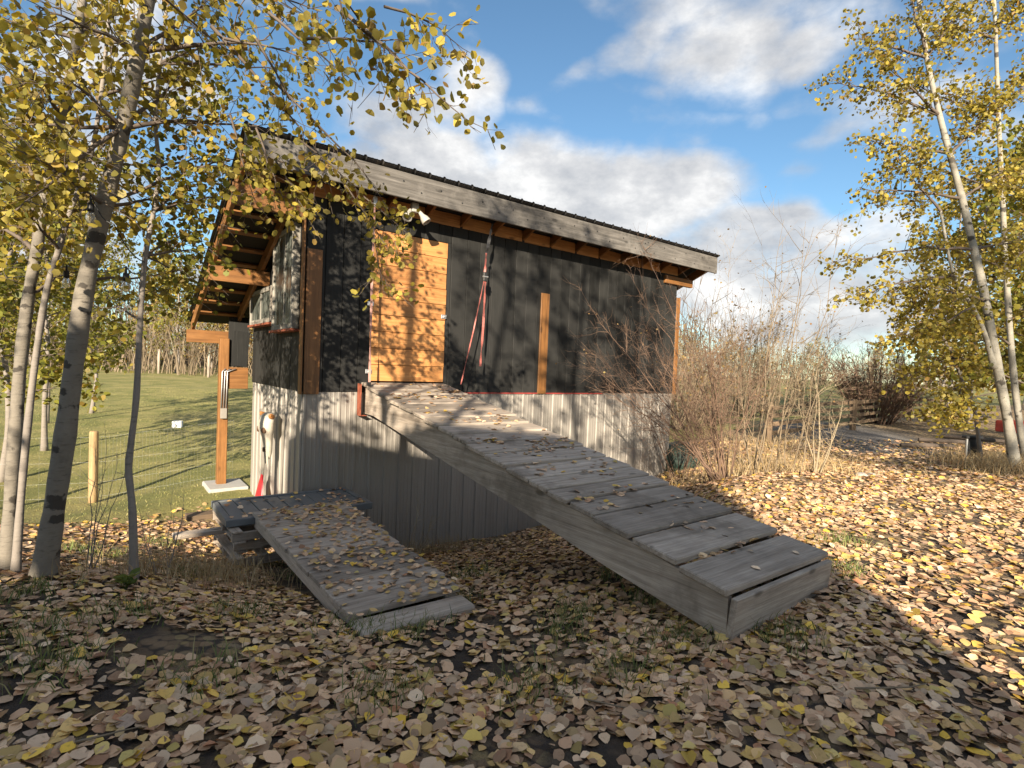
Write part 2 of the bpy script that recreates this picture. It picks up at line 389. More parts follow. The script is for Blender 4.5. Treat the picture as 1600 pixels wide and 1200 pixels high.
def gp(x, y, dz=0): return Vector((x, y, gz(x, y)+dz))

# ground zones: r lawn, g leaf litter, b gravel/dirt
def sstep(a, b, x): k = np.clip((x-a)/(b-a), 0, 1); return k*k*(3-2*k)
def zones(x, y):
    dx, dy = x-C0.x, y-C0.y; u = dx*U.x+dy*U.y; v = dx*V.x+dy*V.y
    wob = .6*np.sin(x*.9+2*np.sin(y*.5))+.35*np.sin(y*2.3+x*1.1)
    lit_left = sstep(-.6, 1.6, -(v-1.9)+wob*.8+np.minimum(0, (u+2.2)*.15))      # litter fades onto the lawn beyond the fence
    right = sstep(-1.0, 1.0, x*.9-1.2-np.maximum(0, y-11)*.12+wob*.4)*sstep(20, 14, y+wob)
    lit = np.clip(np.maximum(lit_left, right*sstep(16.5, 12.5, y+wob)), 0, 1)
    grav = np.exp(-(((x-(8.8+.25*(y-12)))/2.4)**2))*sstep(11, 13.5, y+wob)*sstep(24, 18, y)*.9
    lawn = 1-np.maximum(lit, grav)
    return lawn, lit*(1-grav*.7), grav
def spaced(n, lim, k):
    q = np.linspace(-1, 1, n); return np.sinh(q*k)/math.sinh(k)*lim
gx = spaced(261, 1200, 6.3); gy = spaced(281, 1200, 6.3)+5
GX, GY = np.meshgrid(gx, gy); GZ = terrain(GX, GY)
nV = np.stack([GX.ravel(), GY.ravel(), GZ.ravel()], 1)
ii = np.arange(len(gx)*len(gy)).reshape(len(gy), len(gx))
nF = np.stack([ii[:-1, :-1].ravel(), ii[:-1, 1:].ravel(), ii[1:, 1:].ravel(), ii[1:, :-1].ravel()], 1)
m, t, b, _ = newmat('ground'); co = objco(t)
at_ = t.add('ShaderNodeAttribute'); at_.attribute_name = 'zone'; zs = t.add('ShaderNodeSeparateColor'); t.l.new(at_.outputs['Color'], zs.inputs[0])
n1 = t.noise(co, .9, 6, .65); n2 = t.noise(co, 9, 5, .65); n3 = t.noise(co, 60, 4, .7)
soil = t.mix(n2, (.030, .022, .017), (.075, .055, .042))
vo = t.add('ShaderNodeTexVoronoi'); t.put(vo, 'Vector', t.vmath('MULTIPLY', co, (1, 1, .3))); vo.inputs['Scale'].default_value = 15
vs = t.add('ShaderNodeSeparateColor'); t.l.new(vo.outputs['Color'], vs.inputs[0])
leafc = t.ramp(vs.outputs[0], [(0, (.30, .20, .11)), (.35, (.44, .30, .17)), (.6, (.24, .15, .08)), (.8, (.50, .37, .16)), (1, (.42, .31, .2))])
leafc = t.mix(t.mrange(vo.outputs['Distance'], .5, .75), leafc, soil)
yy = sep(t, co)[1]
litc = t.mix(t.math('MAXIMUM', t.mrange(n1, .40, .60, .02, .7), t.mrange(yy, 4.5, 8.5, 0, .9)), soil, leafc)
lawnc = t.mix(t.mrange(n1, .35, .66), (.19, .19, .045), (.38, .32, .11)); lawnc = t.mix(t.math('MULTIPLY', n3, .55), lawnc, (.085, .10, .025))
dry = t.mrange(t.noise(co, .17, 4, .6), .5, .66); lawnc = t.mix(t.math('MULTIPLY', dry, .5), lawnc, (.36, .29, .13))
gravc = t.mix(n3, (.12, .105, .095), (.26, .235, .21))
s1 = t.math('ADD', zs.outputs[1], t.math('MULTIPLY', t.math('SUBTRACT', n2, .5), .5))
c = t.mix(t.mrange(s1, .35, .65), lawnc, litc); c = t.mix(t.mrange(zs.outputs[2], .25, .7), c, gravc)
t.put(b, 'Base Color', c); b.inputs['Roughness'].default_value = .95; bump(t, b, t.math('ADD', n3, t.math('MULTIPLY', n2, 1.4)), .9, .03)
ground = np_mesh('ground', nV, nF, MAT['ground'], smooth=True); tag(ground, kind='structure')
zl, zi, zg = zones(GX.ravel(), GY.ravel())
ca = ground.data.color_attributes.new('zone', 'FLOAT_COLOR', 'POINT')
ca.data.foreach_set('color', np.stack([zl, zi, zg, np.ones_like(zl)], 1).astype(np.float32).ravel())

# ---------------------------------------------------------------- the shed (local frame: x along front wall, y into depth, z above its foot)
ZB = -1.25
shed = empty('shed', P(0, 0, ZB), WA)
tag(shed, 'black board and ribbed metal shed with shed roof and pine door', 'shed')
def L(u, v, z): return Vector((u, v, z-ZB))
def lbox(u0, u1, v0, v1, z0, z1, c=.004): return MB().box(u0, u1, v0, v1, z0-ZB, z1-ZB, c)
LEN, DEP = 7.78, 2.86
SL = .43
def roofz(v): return 3.86-SL*v          # top of roof deck
# wall cores
core = MB()
core.box(.03, LEN-.03, .03, .12, -1.4-ZB, 3.76-ZB)
core.build('wall', MAT['black_siding'], shed)
for uu in (.03, LEN-.12):
    q = MB(); z0 = -1.4-ZB
    for x in (uu, uu+.09):
        pass
    a = [(uu, .125, z0), (uu, DEP-.1, z0), (uu, DEP-.1, roofz(DEP-.1)-.2-ZB), (uu, .125, roofz(.125)-.2-ZB)]
    q.v = a+[(x+.09, y, z) for x, y, z in a]; q.f = [(0, 1, 2, 3), (7, 6, 5, 4), (0, 4, 5, 1), (1, 5, 6, 2), (2, 6, 7, 3), (3, 7, 4, 0)]
    q.build('wall', MAT['black_siding'], shed)
lbox(.03, LEN-.03, DEP-.095, DEP, -1.4, roofz(DEP)-.2, 0).build('wall', MAT['black_siding'], shed)

# ribbed metal sheets on the lower storey
def ribbed(x0, x1, pitch=.228, rib=.016, wide=.05):
    xs = [(x0, 0)]; n = int(round((x1-x0)/pitch)); p = (x1-x0)/n
    for k in range(n):
        c = x0+p*(k+.12)
        xs += [(c-wide/2, 0), (c-wide/4, rib), (c+wide/4, rib), (c+wide/2, 0)]
        for q in (.42, .68): xs += [(c+p*q-.014, 0), (c+p*q, .004), (c+p*q+.014, 0)]
    xs = [a for a in xs if a[0] <= x1]; xs.append((x1, 0)); return xs
u0 = 0.0; k = 0
while u0 < LEN-.05:
    u1 = min(u0+.912, LEN); q = MB(); prof = ribbed(u0, u1+.001, .228 if u1-u0 > .5 else u1-u0)
    off = .003*(k % 2)
    for (xa, ha), (xb, hb) in zip(prof[:-1], prof[1:]):
        q.quad((xa, -.004-ha-off, -1.42-ZB), (xb, -.004-hb-off, -1.42-ZB), (xb, -.004-hb-off, 1.128-ZB), (xa, -.004-ha-off, 1.128-ZB))
    q.build('metal_panel', MAT['galv'], shed); u0 = u1; k += 1
v0 = 0.0
while v0 < DEP-.05:
    v1 = min(v0+.953, DEP); q = MB(); prof = ribbed(v0, v1+.001)
    for (xa, ha), (xb, hb) in zip(prof[:-1], prof[1:]):
        q.quad((-.004-hb, xb, -1.42-ZB), (-.004-ha, xa, -1.42-ZB), (-.004-ha, xa, 1.128-ZB), (-.004-hb, xb, 1.128-ZB))
    q.build('metal_panel', MAT['galv'], shed); v0 = v1
# black vertical boards, front (gap for the door)
DU0, DU1, DZ0, DZ1 = .885, 2.062, 1.285, 3.39
u0 = .0; rb = random.Random(3)
while u0 < LEN-.02:
    w_ = rb.choice((.236, .24, .285, .24)); u1 = min(u0+w_, LEN)
    if u1 > LEN-.1: u1 = LEN
    dz = rb.uniform(-.006, .004); th = rb.uniform(.018, .024)
    segs = [(u0, u1, 1.128, 3.74)]
    if u1 > DU0 and u0 < DU1:
        segs = []
        if u0 < DU0-.02: segs.append((u0, DU0-.005, 1.128, DZ1+.01))
        if u1 > DU1+.02: segs.append((DU1+.005, u1, 1.128, DZ1+.01))
        segs.append((u0, u1, DZ1+.012, 3.74))
    for a, b_, z0, z1 in segs: lbox(a+.003, b_-.003, -th, .028, z0+dz, z1, .005).build('siding_board', MAT['black_siding'], shed)
    u0 = u1
v0 = .0
while v0 < DEP-.02:
    v1 = min(v0+rb.choice((.24, .285, .2)), DEP)
    if v1 > DEP-.1: v1 = DEP
    th = rb.uniform(.018, .026); a = roofz(v0)-.23; b_ = roofz(v1)-.23
    q = MB(); z0 = 1.128-ZB
    q.v = [(-th, v0+.003, z0), (-th, v1-.003, z0), (-th, v1-.003, b_-ZB), (-th, v0+.003, a-ZB), (.028, v0+.003, z0), (.028, v1-.003, z0), (.028, v1-.003, b_-ZB), (.028, v0+.003, a-ZB)]
    q.f = [(3, 2, 1, 0), (4, 5, 6, 7), (0, 1, 5, 4), (1, 2, 6, 5), (2, 3, 7, 6), (3, 0, 4, 7)]; q.build('siding_board', MAT['black_siding'], shed)
    v0 = v1
# trims
lbox(-.005, .193, -.048, -.026, 1.10, 2.985).build('corner_board', MAT['cedar_z'], shed)
lbox(-.05, -.027, -.046, .055, 1.10, 3.60).build('corner_board', MAT['cedar_z'], shed)
lbox(3.95, 4.135, -.052, -.026, 1.115, 2.862).build('batten_board', MAT['cedar_z'], shed)
lbox(LEN-.02, LEN+.10, -.05, -.027, 1.11, 3.20).build('corner_board', MAT['cedar_z'], shed)
lbox(2.1, 5.6, -.034, -.027, 1.112, 1.132, .001).build('flashing_strip', MAT['red_flash'], shed)
# door
door = MB().box(DU0+.05, DU1-.05, .0, .028, DZ0+.03-ZB, DZ1-.03-ZB).build('door', MAT['pine_x'], shed)
nb = 9; hb = (DZ1-DZ0)/nb
for k in range(nb):
    z0 = DZ0+k*hb; e = .004*math.sin(k*2.3)
    lbox(DU0+e, DU1+.004*math.sin(k*1.7), -.040-.003*(k % 3), -.002, z0+.003, z0+hb-.003, .004).build('plank', MAT['pine_x'], door)
for (uu, zz) in ((DU0-.02, 2.36), (DU0-.02, 1.42), (DU1-.03, 2.28)):
    q = lbox(uu-.045, uu+.045, -.056, -.046, zz-.03, zz+.03, .003); q.box(uu-.012, uu+.03, -.072, -.057, zz-.012-ZB, zz+.012-ZB, .003)
    q.build('latch', MAT['bright_metal'], door)
# fascia, rafter tails, blocking
lbox(-.86, 8.42, -.545, -.505, 3.745, 4.085, .006).build('fascia', MAT['fascia_x'], shed)
fas = shed.children[-1]
for k in range(30):
    uu = -.5+k*.31+.04*math.sin(k*5.1); zz = 3.85+.13*(k % 2)+.02*math.sin(k*3.3)
    MB().tube([L(uu, -.544, zz), L(uu, -.553, zz)], [.012, .010], 8).build('bolt', MAT['dark_metal'], fas)
TAIL = []
uu = -.14
while uu < 7.8:
    TAIL.append(uu); uu += .61
for uu in TAIL:
    MB().beam(L(uu, -.50, roofz(-.5)-.105), L(uu, .9, roofz(.9)-.105), .04, .14).build('rafter_tail', MAT['cedar_y'], shed)
for a, b_ in zip(TAIL[:-1], TAIL[1:]):
    if b_ < .3: continue
    lbox(max(a, -.02)+.024, b_-.024, -.026, .014, 3.665, 3.85, .003).build('blocking_board', MAT['pine_x'], shed)  # cedar blocking; the lighter pine colour stands in for bounce light under the eave
lbox(7.3, 8.25, -.08, .0, 3.46, 3.62).build('beam_end', MAT['cedar_x'], shed)
# roof: ribbed dark sheets laid down the slope
RV0, RV1 = -.58, 4.02
u0 = -.88
while u0 < 8.4:
    u1 = min(u0+.914, 8.46); q = MB(); prof = ribbed(u0, u1+.001, .2286 if u1-u0 > .4 else u1-u0, .018, .05)
    for (xa, ha), (xb, hb_) in zip(prof[:-1], prof[1:]):
        for lo, flip in ((0, False), (.012, True)):
            A = [(xa, RV0, roofz(RV0)+.03+ha-lo-ZB), (xb, RV0, roofz(RV0)+.03+hb_-lo-ZB), (xb, RV1, roofz(RV1)+.03+hb_-lo-ZB), (xa, RV1, roofz(RV1)+.03+ha-lo-ZB)]
            q.quad(*(A[::-1] if flip else A))
    q.build('roof_sheet', MAT['roof_metal'], shed); u0 = u1
# underlay deck (dark) and purlins
dk = MB(); A = [(-.84, -.50, roofz(-.50)-.012-ZB), (8.40, -.50, roofz(-.50)-.012-ZB), (8.40, 3.95, roofz(3.95)-.012-ZB), (-.84, 3.95, roofz(3.95)-.012-ZB)]
dk.v = A+[(x, y, z+.02) for x, y, z in A]; dk.f = [(3, 2, 1, 0), (4, 5, 6, 7), (0, 1, 5, 4), (1, 2, 6, 5), (2, 3, 7, 6), (3, 0, 4, 7)]
dk.build('roof_deck', MAT['black_siding'], shed)
for uu in (-.80, -.14, 8.36):
    MB().beam(L(uu, -.48, roofz(-.48)-.13), L(uu, 3.92, roofz(3.92)-.13), .05, .16).build('rafter', MAT['cedar_y'], shed)
vv = .05
while vv < 3.9:
    MB().beam(L(-.84, vv, roofz(vv)-.034), L(-.02, vv, roofz(vv)-.034), .085, .036, upv=(0, SL, 1)).build('purlin', MAT['cedar_x'], shed); vv += .39
MB().beam(L(-.88, .0, 3.50), L(-.052, .0, 3.50), .05, .27).build('outrigger', MAT['cedar_x'], shed)
MB().beam(L(-.86, 1.78, roofz(1.78)-.33), L(-.03, 1.78, roofz(1.78)-.33), .05, .22).build('outrigger', MAT['cedar_x'], shed)
MB().beam(L(-.90, 3.80, roofz(3.8)-.34), L(-.0, 3.80, roofz(3.8)-.34), .09, .22).build('outrigger', MAT['cedar_x'], shed)
# rear bay: post, rail, dark panel, pad
post = MB().beam(L(-.37, 3.42, -.78), L(-.37, 3.42, 1.86), .15, .15, .008).build('post', MAT['cedar_z'], shed)
for k in range(3):
    x = -.37+(k-1)*.04
    MB().tube([L(x, 3.335, .62), L(x+.005, 3.325, 1.0), L(x+.01, 3.33, 1.28), L(x+.06+.04*k, 3.335, 1.33)], .011, 6).build('conduit', MAT['bright_metal'], post, True)
lbox(-.42, -.32, 3.28, 3.34, .46, .64, .006).build('junction_box', MAT['galv'], post)
lbox(-.30, .02, 3.36, 3.42, .98, 1.36).build('rail_board', MAT['cedar_x'], shed)
lbox(-.30, .02, 3.40, 3.46, 1.37, 2.25, .003).build('rear_panel', MAT['black_siding'], shed)
q = MB().beam(L(-.14, 3.33, 1.38), L(-.10, 3.35, 2.0), .26, .012, .002, upv=(0, 1, 0)).build('metal_flashing', MAT['black_siding'], shed)
lbox(-.62, .0, 2.95, 3.75, -.95, -.70, .02).build('footing_pad', MAT['concrete'], shed)

# old windows on the side wall
def old_window(v0, v1, z0, z1, muntins):
    wv_ = MB().box(-.095, -.055, v0+.02, v1-.02, z0+.02-ZB, z1-.02-ZB, .0).build('window', MAT['whitewood_z'], shed)
    fw = .07
    for a, b_, c_, d_ in ((v0, v0+fw, z0, z1), (v1-fw, v1, z0, z1)):
        lbox(-.125, -.03, a, b_, c_, d_, .006).build('frame', MAT['whitewood_z'], wv_)
    for c_, d_ in ((z0, z0+fw), (z1-fw, z1)):
        lbox(-.122, -.03, v0+fw+.002, v1-fw-.002, c_, d_, .006).build('frame', MAT['whitewood_y'], wv_)
    for mv in muntins: lbox(-.115, -.098, v0+(v1-v0)*mv-.02, v0+(v1-v0)*mv+.02, z0+fw, z1-fw, .003).build('muntin', MAT['whitewood_z'], wv_)
    edges = [v0+fw]+[v0+(v1-v0)*mv for mv in muntins]+[v1-fw]
    for a, b_ in zip(edges[:-1], edges[1:]): lbox(-.104, -.0965, a+.004, b_-.004, z0+fw+.002, z1-fw-.002, 0).build('pane', MAT['old_glass'], wv_)
    lbox(-.15, -.02, v0-.02, v1+.02, z0-.035, z0-.002, .004).build('sill', MAT['rust'], wv_)
old_window(.16, 1.20, 1.95, 3.32, (.42,))
old_window(1.26, 2.66, 2.08, 2.62, (.5,))

# ---------------------------------------------------------------- things hung on the shed
def shedthing(name, u, v, z, label, cat, **kw):
    o = empty(name, P(u, v, z), WA); tag(o, label, cat, **kw); return o
fl = shedthing('flood_light', 1.33, -.36, 3.60, 'white twin floodlight hung under the grey fascia above the pine door', 'light')
MB().box(-.05, .05, -.04, .04, .04, .17, .01).build('mount', MAT['lamp_white'], fl)
for sx in (-1, 1):
    M = Matrix.Translation((sx*.075, -.02, .05)) @ Matrix.Rotation(-sx*math.radians(30), 4, 'Y') @ Matrix.Rotation(math.radians(-24), 4, 'X')
    h_ = MB().lathe([(.022, .02), (.03, -.02), (.034, -.05), (.058, -.1), (.066, -.15), (.066, -.165), (.058, -.165), (.05, -.15)], 16, M).build('lamp_head', MAT['lamp_white'], fl, True)
    MB().lathe([(.05, -.149), (.03, -.156), (.005, -.158)], 16, M).build('lens', MAT['old_glass'], h_, True)

def strap(name, pts, wd_, mat, label, cat='strap', n=14, parent=None):
    """flat webbing strip through points, slightly twisted"""
    q = MB(); rr = random.Random(len(pts)+int(wd_*1e4)); pts = [Vector(p) for p in pts]
    full = []
    for a, b_ in zip(pts[:-1], pts[1:]):
        for k in range(n): full.append(a.lerp(b_, k/n))
    full.append(pts[-1])
    for k, p in enumerate(full):
        an = .5*math.sin(k*.35)+.3*math.sin(k*.91); dx = Vector((math.cos(an), math.sin(an), 0))*wd_/2; dn = Vector((-math.sin(an), math.cos(an), 0))*.0015
        q.v += [tuple(p-dx-dn), tuple(p+dx-dn), tuple(p+dx+dn), tuple(p-dx+dn)]
    for k in range(len(full)-1):
        for j in range(4):
            j2 = (j+1) % 4; q.f.append((k*4+j, k*4+j2, k*4+4+j2, k*4+4+j))
    q.f += [(3, 2, 1, 0), tuple(len(q.v)-4+j for j in range(4))]
    return q.build(name, MAT[mat], parent)
s1 = shedthing('ratchet_strap', .77, -.30, 1.25, 'faded pink strap hanging straight beside the left edge of the door', 'strap')
strap('webbing', [(.0, -.02, 2.50), (-.005, -.01, 1.4), (.01, .0, .0)], .032, 'pink_strap', '', parent=s1)
MB().box(-.03, .03, -.035, .0, 2.36, 2.50, .006).build('hook', MAT['bright_metal'], s1)
MB().box(-.028, .028, -.02, .012, -.02, .03, .006).build('hook', MAT['dark_metal'], s1)
s2 = shedthing('ratchet_strap', 2.62, -.34, 1.25, 'red ratchet strap splitting in two, hung from the eave right of the door', 'strap')
strap('webbing', [(.04, 0, 2.50), (-.02, 0, 2.18), (-.06, -.01, 2.02)], .05, 'black_web', '', parent=s2)
MB().box(-.10, -.03, -.03, .02, 1.60, 1.74, .008).build('ratchet', MAT['dark_metal'], s2)
MB().tube([(-.11, -.02, 1.67), (-.02, -.02, 1.67)], .014, 8).build('ratchet_handle', MAT['bright_metal'], s2)
strap('webbing', [(-.06, -.012, 2.03), (-.075, -.01, 1.72)], .034, 'red_strap', '', parent=s2)
strap('webbing', [(-.08, -.012, 1.62), (-.25, -.03, .85), (-.46, -.06, .02)], .019, 'red_strap', '', parent=s2)
strap('webbing', [(-.055, -.01, 1.62), (-.06, .0, .9), (-.085, .0, .30)], .036, 'red_strap', '', parent=s2)

# animal skull on the side wall
sk = shedthing('animal_skull', -.20, .93, .44, 'bleached animal skull with horn stubs hung on the ribbed metal wall', 'skull')
sk.rotation_euler.z += math.radians(6); sk.scale = (1.1,)*3
def loft(rings, n=14):
    q = MB(); i0 = 0
    for (z, wx, wy, cy) in rings:
        for j in range(n):
            a = 2*math.pi*j/n; q.v.append((cy-wx*math.cos(a), wy*math.sin(a), z))
    for k in range(len(rings)-1):
        for j in range(n):
            j2 = (j+1) % n; q.f.append((k*n+j, (k+1)*n+j, (k+1)*n+j2, k*n+j2))
    q.f.append(tuple(range(n))); q.f.append(tuple(len(q.v)-1-j for j in range(n))); return q
loft([(.30, .05, .10, .02), (.26, .08, .15, .0), (.18, .09, .165, -.02), (.10, .085, .17, -.02), (.04, .07, .14, -.01), (-.02, .06, .10, .0), (-.12, .05, .085, .01), (-.20, .045, .075, .015), (-.26, .03, .055, .02), (-.29, .015, .03, .025)]).build('cranium', MAT['bone'], sk, True)
for s_ in (-1, 1):
    M = Matrix.Translation((-.088, s_*.105, .09)) @ Matrix.Rotation(math.radians(-90+s_*0), 4, 'Y') @ Matrix.Rotation(s_*math.radians(-25), 4, 'X')
    MB().lathe([(.04, -.05), (.038, .0), (.03, .006), (.002, .008)], 14, M).build('eye_socket', MAT['bone_shade'], sk, True)  # solid dark plug, its colour stands in for a shaded hollow
    MB().tube([(0, s_*.13, .26), (-.02, s_*.17, .28), (-.03, s_*.19, .30)], [.04, .03, .012], 8).build('horn_stub', MAT['horn'], sk, True)
MB().lathe([(.03, .0), (.032, .02), (.01, .022)], 12, Matrix.Translation((-.028, 0, -.17)) @ Matrix.Rotation(math.radians(-90), 4, 'Y')).build('nose_opening', MAT['bone_shade'], sk, True)  # dark disc painted as the shade of the nose hollow
for s_ in (-1, 1): MB().beam((-.02, s_*.045, -.14), (.0, s_*.03, -.36), .03, .022, .006).build('jaw_bone', MAT['bone'], sk)

# red shovel leaning on the side wall
sv = shedthing('scoop_shovel', -.16, 1.42, -.80, 'red plastic scoop shovel leaning upright against the ribbed metal wall', 'shovel')
MB().tube([(.02, 0, .52), (.06, -.02, 1.25)], .015, 8).build('handle', MAT['whitewood_z'], sv)
q = MB(); n = 9
for k in range(8):
    f_ = k/7; wd_ = .05+.13*math.sin(min(1, f_*1.6)*math.pi/2)*(1-.25*max(0, f_-.8)/.2); z = .60-.60*f_
    for j in range(n):
        a = (j/(n-1)-.5)*2; q.v.append((.01-.05*f_-.05*(1-a*a)*min(1, f_*2), a*wd_, z))
for k in range(7):
    for j in range(n-1): q.f.append((k*n+j, k*n+j+1, (k+1)*n+j+1, (k+1)*n+j))
o = q.build('blade', MAT['red_plastic'], sv, True); sm = o.modifiers.new('s', 'SOLIDIFY'); sm.thickness = .012

# ---------------------------------------------------------------- ramp
RL = [0, .25, .48, .71, .94, 1.2, 1.54, 1.85, 2.15, 2.46, 2.77, 3.09, 3.43, 3.75, 3.99, 4.22, 4.50, 4.86, 5.24, 5.60]
ramp = empty('wooden_ramp', P(1.43, -5.6, .03), WA)
tag(ramp, 'weathered grey plank ramp on two stringers leading up to the pine door', 'ramp')
RU0, RU1 = .83-1.43, 2.06-1.43
def rz(v): return 1.262-.1725*abs(v)            # top of the planks
def rl(u, v, z): return Vector((u, v+5.6, z-.03))
rr = random.Random(11)
sl_ = math.atan(.1725)
for a, b_ in zip(RL[:-1], RL[1:]):
    g = .008 if b_ < 4.4 else .020
    if .0 < a < 4: g = .006+rr.random()*.008
    v0, v1 = -b_+g, -a-g*.5; d0 = rr.uniform(-.012, .012); d1 = rr.uniform(-.012, .012); lift = rr.uniform(-.002, .006)
    if b_ in (4.86, 5.24): lift = .012
    vm = (v0+v1)/2; hw = (v1-v0)/2/math.cos(sl_)
    M = Matrix.Translation(rl(0, vm, rz(vm)+lift)) @ Matrix.Rotation(rr.uniform(-.006, .006), 4, 'Z') @ Matrix.Rotation(rr.uniform(-.006, .006), 4, 'Y') @ Matrix.Rotation(sl_-.045, 4, 'X')
    MB().box(RU0-.05+d0*1.6, RU1+.03+d1*1.6, -hw, hw, -.038, .006, .008, M).build('plank', MAT['grey_x'], ramp)
for uu in (RU0+.02, RU1-.04):
    q = MB(); x0, x1 = uu-.02, uu+.02
    def tz(v): return rz(v)-.046
    prof = [(-5.56, tz(5.56)), (-.02, tz(.02)), (-.02, tz(.02)-.38), (-.35, tz(.35)-.33), (-3.9, tz(3.9)-.285), (-4.6, tz(4.6)-.285), (-5.56, .0)]
    q.v = [tuple(rl(x0, v, z)) for v, z in prof]+[tuple(rl(x1, v, z)) for v, z in prof]; n = len(prof)
    q.f = [tuple(range(n)), tuple(reversed(range(n, 2*n)))]+[(j, j+n, (j+1) % n+n, (j+1) % n) for j in range(n)]
    q.build('stringer', MAT['grey_y'], ramp)
MB().box(RU0-.012, RU1+.012, -.0, .04, -.06, .235, .005, Matrix.Rotation(math.radians(6), 4, 'X')).build('end_board', MAT['grey_x'], ramp)
q = MB(); q.box(RU0-.115, RU0-.105, 5.42, 5.55, .78, 1.22, .003).box(RU0-.105, RU0-.022, 5.42, 5.55, .78, .79, .003)
q.build('hinge_bracket', MAT['rust'], ramp)

# ---------------------------------------------------------------- low boardwalk, pallets, panel
bw = empty('boardwalk', P(-.38, -4.0, -.19), WA); tag(bw, 'low plank boardwalk strewn with leaves in front of the pallet stack', 'boardwalk')
seam = [0, .12, .40, .70, .98, 1.28, 1.60, 1.95, 2.3, 2.62, 2.96]
for k, (a, b_) in enumerate(zip(seam[:-1], seam[1:])):
    f_ = (a+b_)/2/2.96; x0, x1 = -.43+.01*f_, .43+.15*f_
    if k == 0:
        MB().box(x0+.01, x1-.01, -.11, .105, -.05, .055, .02, Matrix.Rotation(math.radians(-2), 4, 'Z')).build('end_timber', MAT['grey_x'], bw); continue
    MB().box(x0+rr.uniform(-.012, .012), x1+rr.uniform(-.012, .012), a+.004, b_-.004, .052, .092+rr.uniform(0, .004), .005).build('plank', MAT['grey_x'], bw)
for x in (-.36, .36): MB().box(x-.045, x+.045, .13, 2.9, -.06, .050, .006).build('joist', MAT['grey_y'], bw)

pn = empty('louvred_panel', P(-.27, -.68, -.205), WA+.0); tag(pn, 'slate grey panelled door lying flat on the pallets', 'panel')
px0, px1, py0, py1 = -.79, .79, -.47, .47
for (a, b_, c_, d_) in ((px0, px1, py0, py0+.06), (px0, px1, py1-.06, py1), (px0, px0+.06, py0+.062, py1-.062), (px1-.06, px1, py0+.062, py1-.062)):
    MB().box(a, b_, c_, d_, 0, .075, .006).build('frame', MAT['slate_panel'], pn)
ns = 9; sw = (px1-px0-.128)/ns
for k in range(ns):
    x0 = px0+.064+k*sw; MB().box(x0+.004, x0+sw-.004, py0+.064, py1-.064, .02, .062, .006).build('slat', MAT['slate_panel'], pn)
MB().box(px0+.065, px1-.065, py0+.065, py1-.065, .012, .045, 0).build('backing', MAT['slate_groove'], pn)

def pallet(u, v, z, rot, label, seed):
    r_ = random.Random(seed); o = empty('pallet', P(u, v, z), WA+rot); tag(o, label, 'pallet', 'pallets stacked beside the shed')
    for y in (-.46, 0, .46): MB().box(-.62, .62, y-.022, y+.022, .020, .105, .004).build('runner', MAT['grey_x'], o)
    for k in range(6):
        x = -.56+k*.224+r_.uniform(-.02, .02); MB().box(x-.05, x+.05, -.5, .5, .107, .127, .003).build('deck_board', MAT['grey_y'], o)
    for x in (-.54, 0, .54): MB().box(x-.05, x+.05, -.5, .5, -.002, .018, .003).build('bottom_board', MAT['grey_y'], o)
pallet(-.42, -.78, -.345, .03, 'grey timber pallet directly under the slate panel', 1)
pallet(-.34, -.70, -.485, -.05, 'grey timber pallet in the middle of the stack under the slate panel', 2)
pallet(-.40, -.74, -.63, .04, 'grey timber pallet at the bottom of the stack under the slate panel', 3)
for (u, v, z, ln, lab) in ((-.65, -.12, -.34, 1.3, 'thick reddish brown plank end jutting from under the slate panel'),):
    q = MB().box(-ln/2, ln/2, -.1, .1, 0, .055, .006); o = q.build('loose_plank', MAT['fence_x'], None, loc=P(u, v, z)); o.rotation_euler = (0, 0, WA+.02); tag(o, lab, 'plank')
o = MB().box(-.62, .62, -.07, .07, 0, .045, .006).build('loose_plank', MAT['grey_x'], None, loc=P(-.86, -.70, -.395+.02)); o.rotation_euler = (0, 0, WA-.03); tag(o, 'pale grey plank end sticking out left between the pallets', 'plank')
# ---------------------------------------------------------------- fence, block, far posts
pp = gp(-6.93, 9.0)
o = MB().lathe([(.066, -.3), (.068, .2), (.066, .9), (.064, 1.17), (.058, 1.2), (.03, 1.207)], 14).build('fence_post', MAT['peeled'], None, True, pp); tag(o, 'round peeled timber fence post standing at the lawn edge', 'post')
fA = gp(-14.5, 6.2); fB = pp.copy(); fC = P(-.1, 3.9); fC.z = gz(fC.x, fC.y)
fe = empty('wire_fence', fA); tag(fe, 'thin pale wire mesh fence running along the lawn edge', 'fence')
q = MB()
def frun(a, b_, n):
    for k in range(n+1):
        f_ = k/n; x, y = a.x+(b_.x-a.x)*f_, a.y+(b_.y-a.y)*f_; z = gz(x, y); q.tube([Vector((x, y, z))-fA, Vector((x, y, z+1.12))-fA], .0009, 3, False)
    for h in (.1, .34, .68, 1.1):
        pts = []
        for k in range(9):
            f_ = k/8; x, y = a.x+(b_.x-a.x)*f_, a.y+(b_.y-a.y)*f_; pts.append(Vector((x, y, gz(x, y)+h))-fA)
        q.tube(pts, .0009, 3, False)
frun(fA, fB, 44); frun(fB, fC, 40)
q.build('wire_mesh', MAT['fence_wire'], fe)
o = MB().lathe([(.06, -.3), (.062, .2), (.06, 1.15), (.05, 1.2)], 12).build('fence_post', MAT['grey_z'], None, True, gp(-14.5, 6.2)); tag(o, 'round grey timber fence post where the wire fence leaves the trees', 'post')
bp = at(277, 678, 17); o = MB().box(-.13, .13, -.1, .1, -.02, .2, .01).build('white_block', MAT['white_block'], None, loc=gp(bp.x, bp.y)); o.rotation_euler = (0, 0, .3); tag(o, 'small white block lying on the open lawn', 'block')
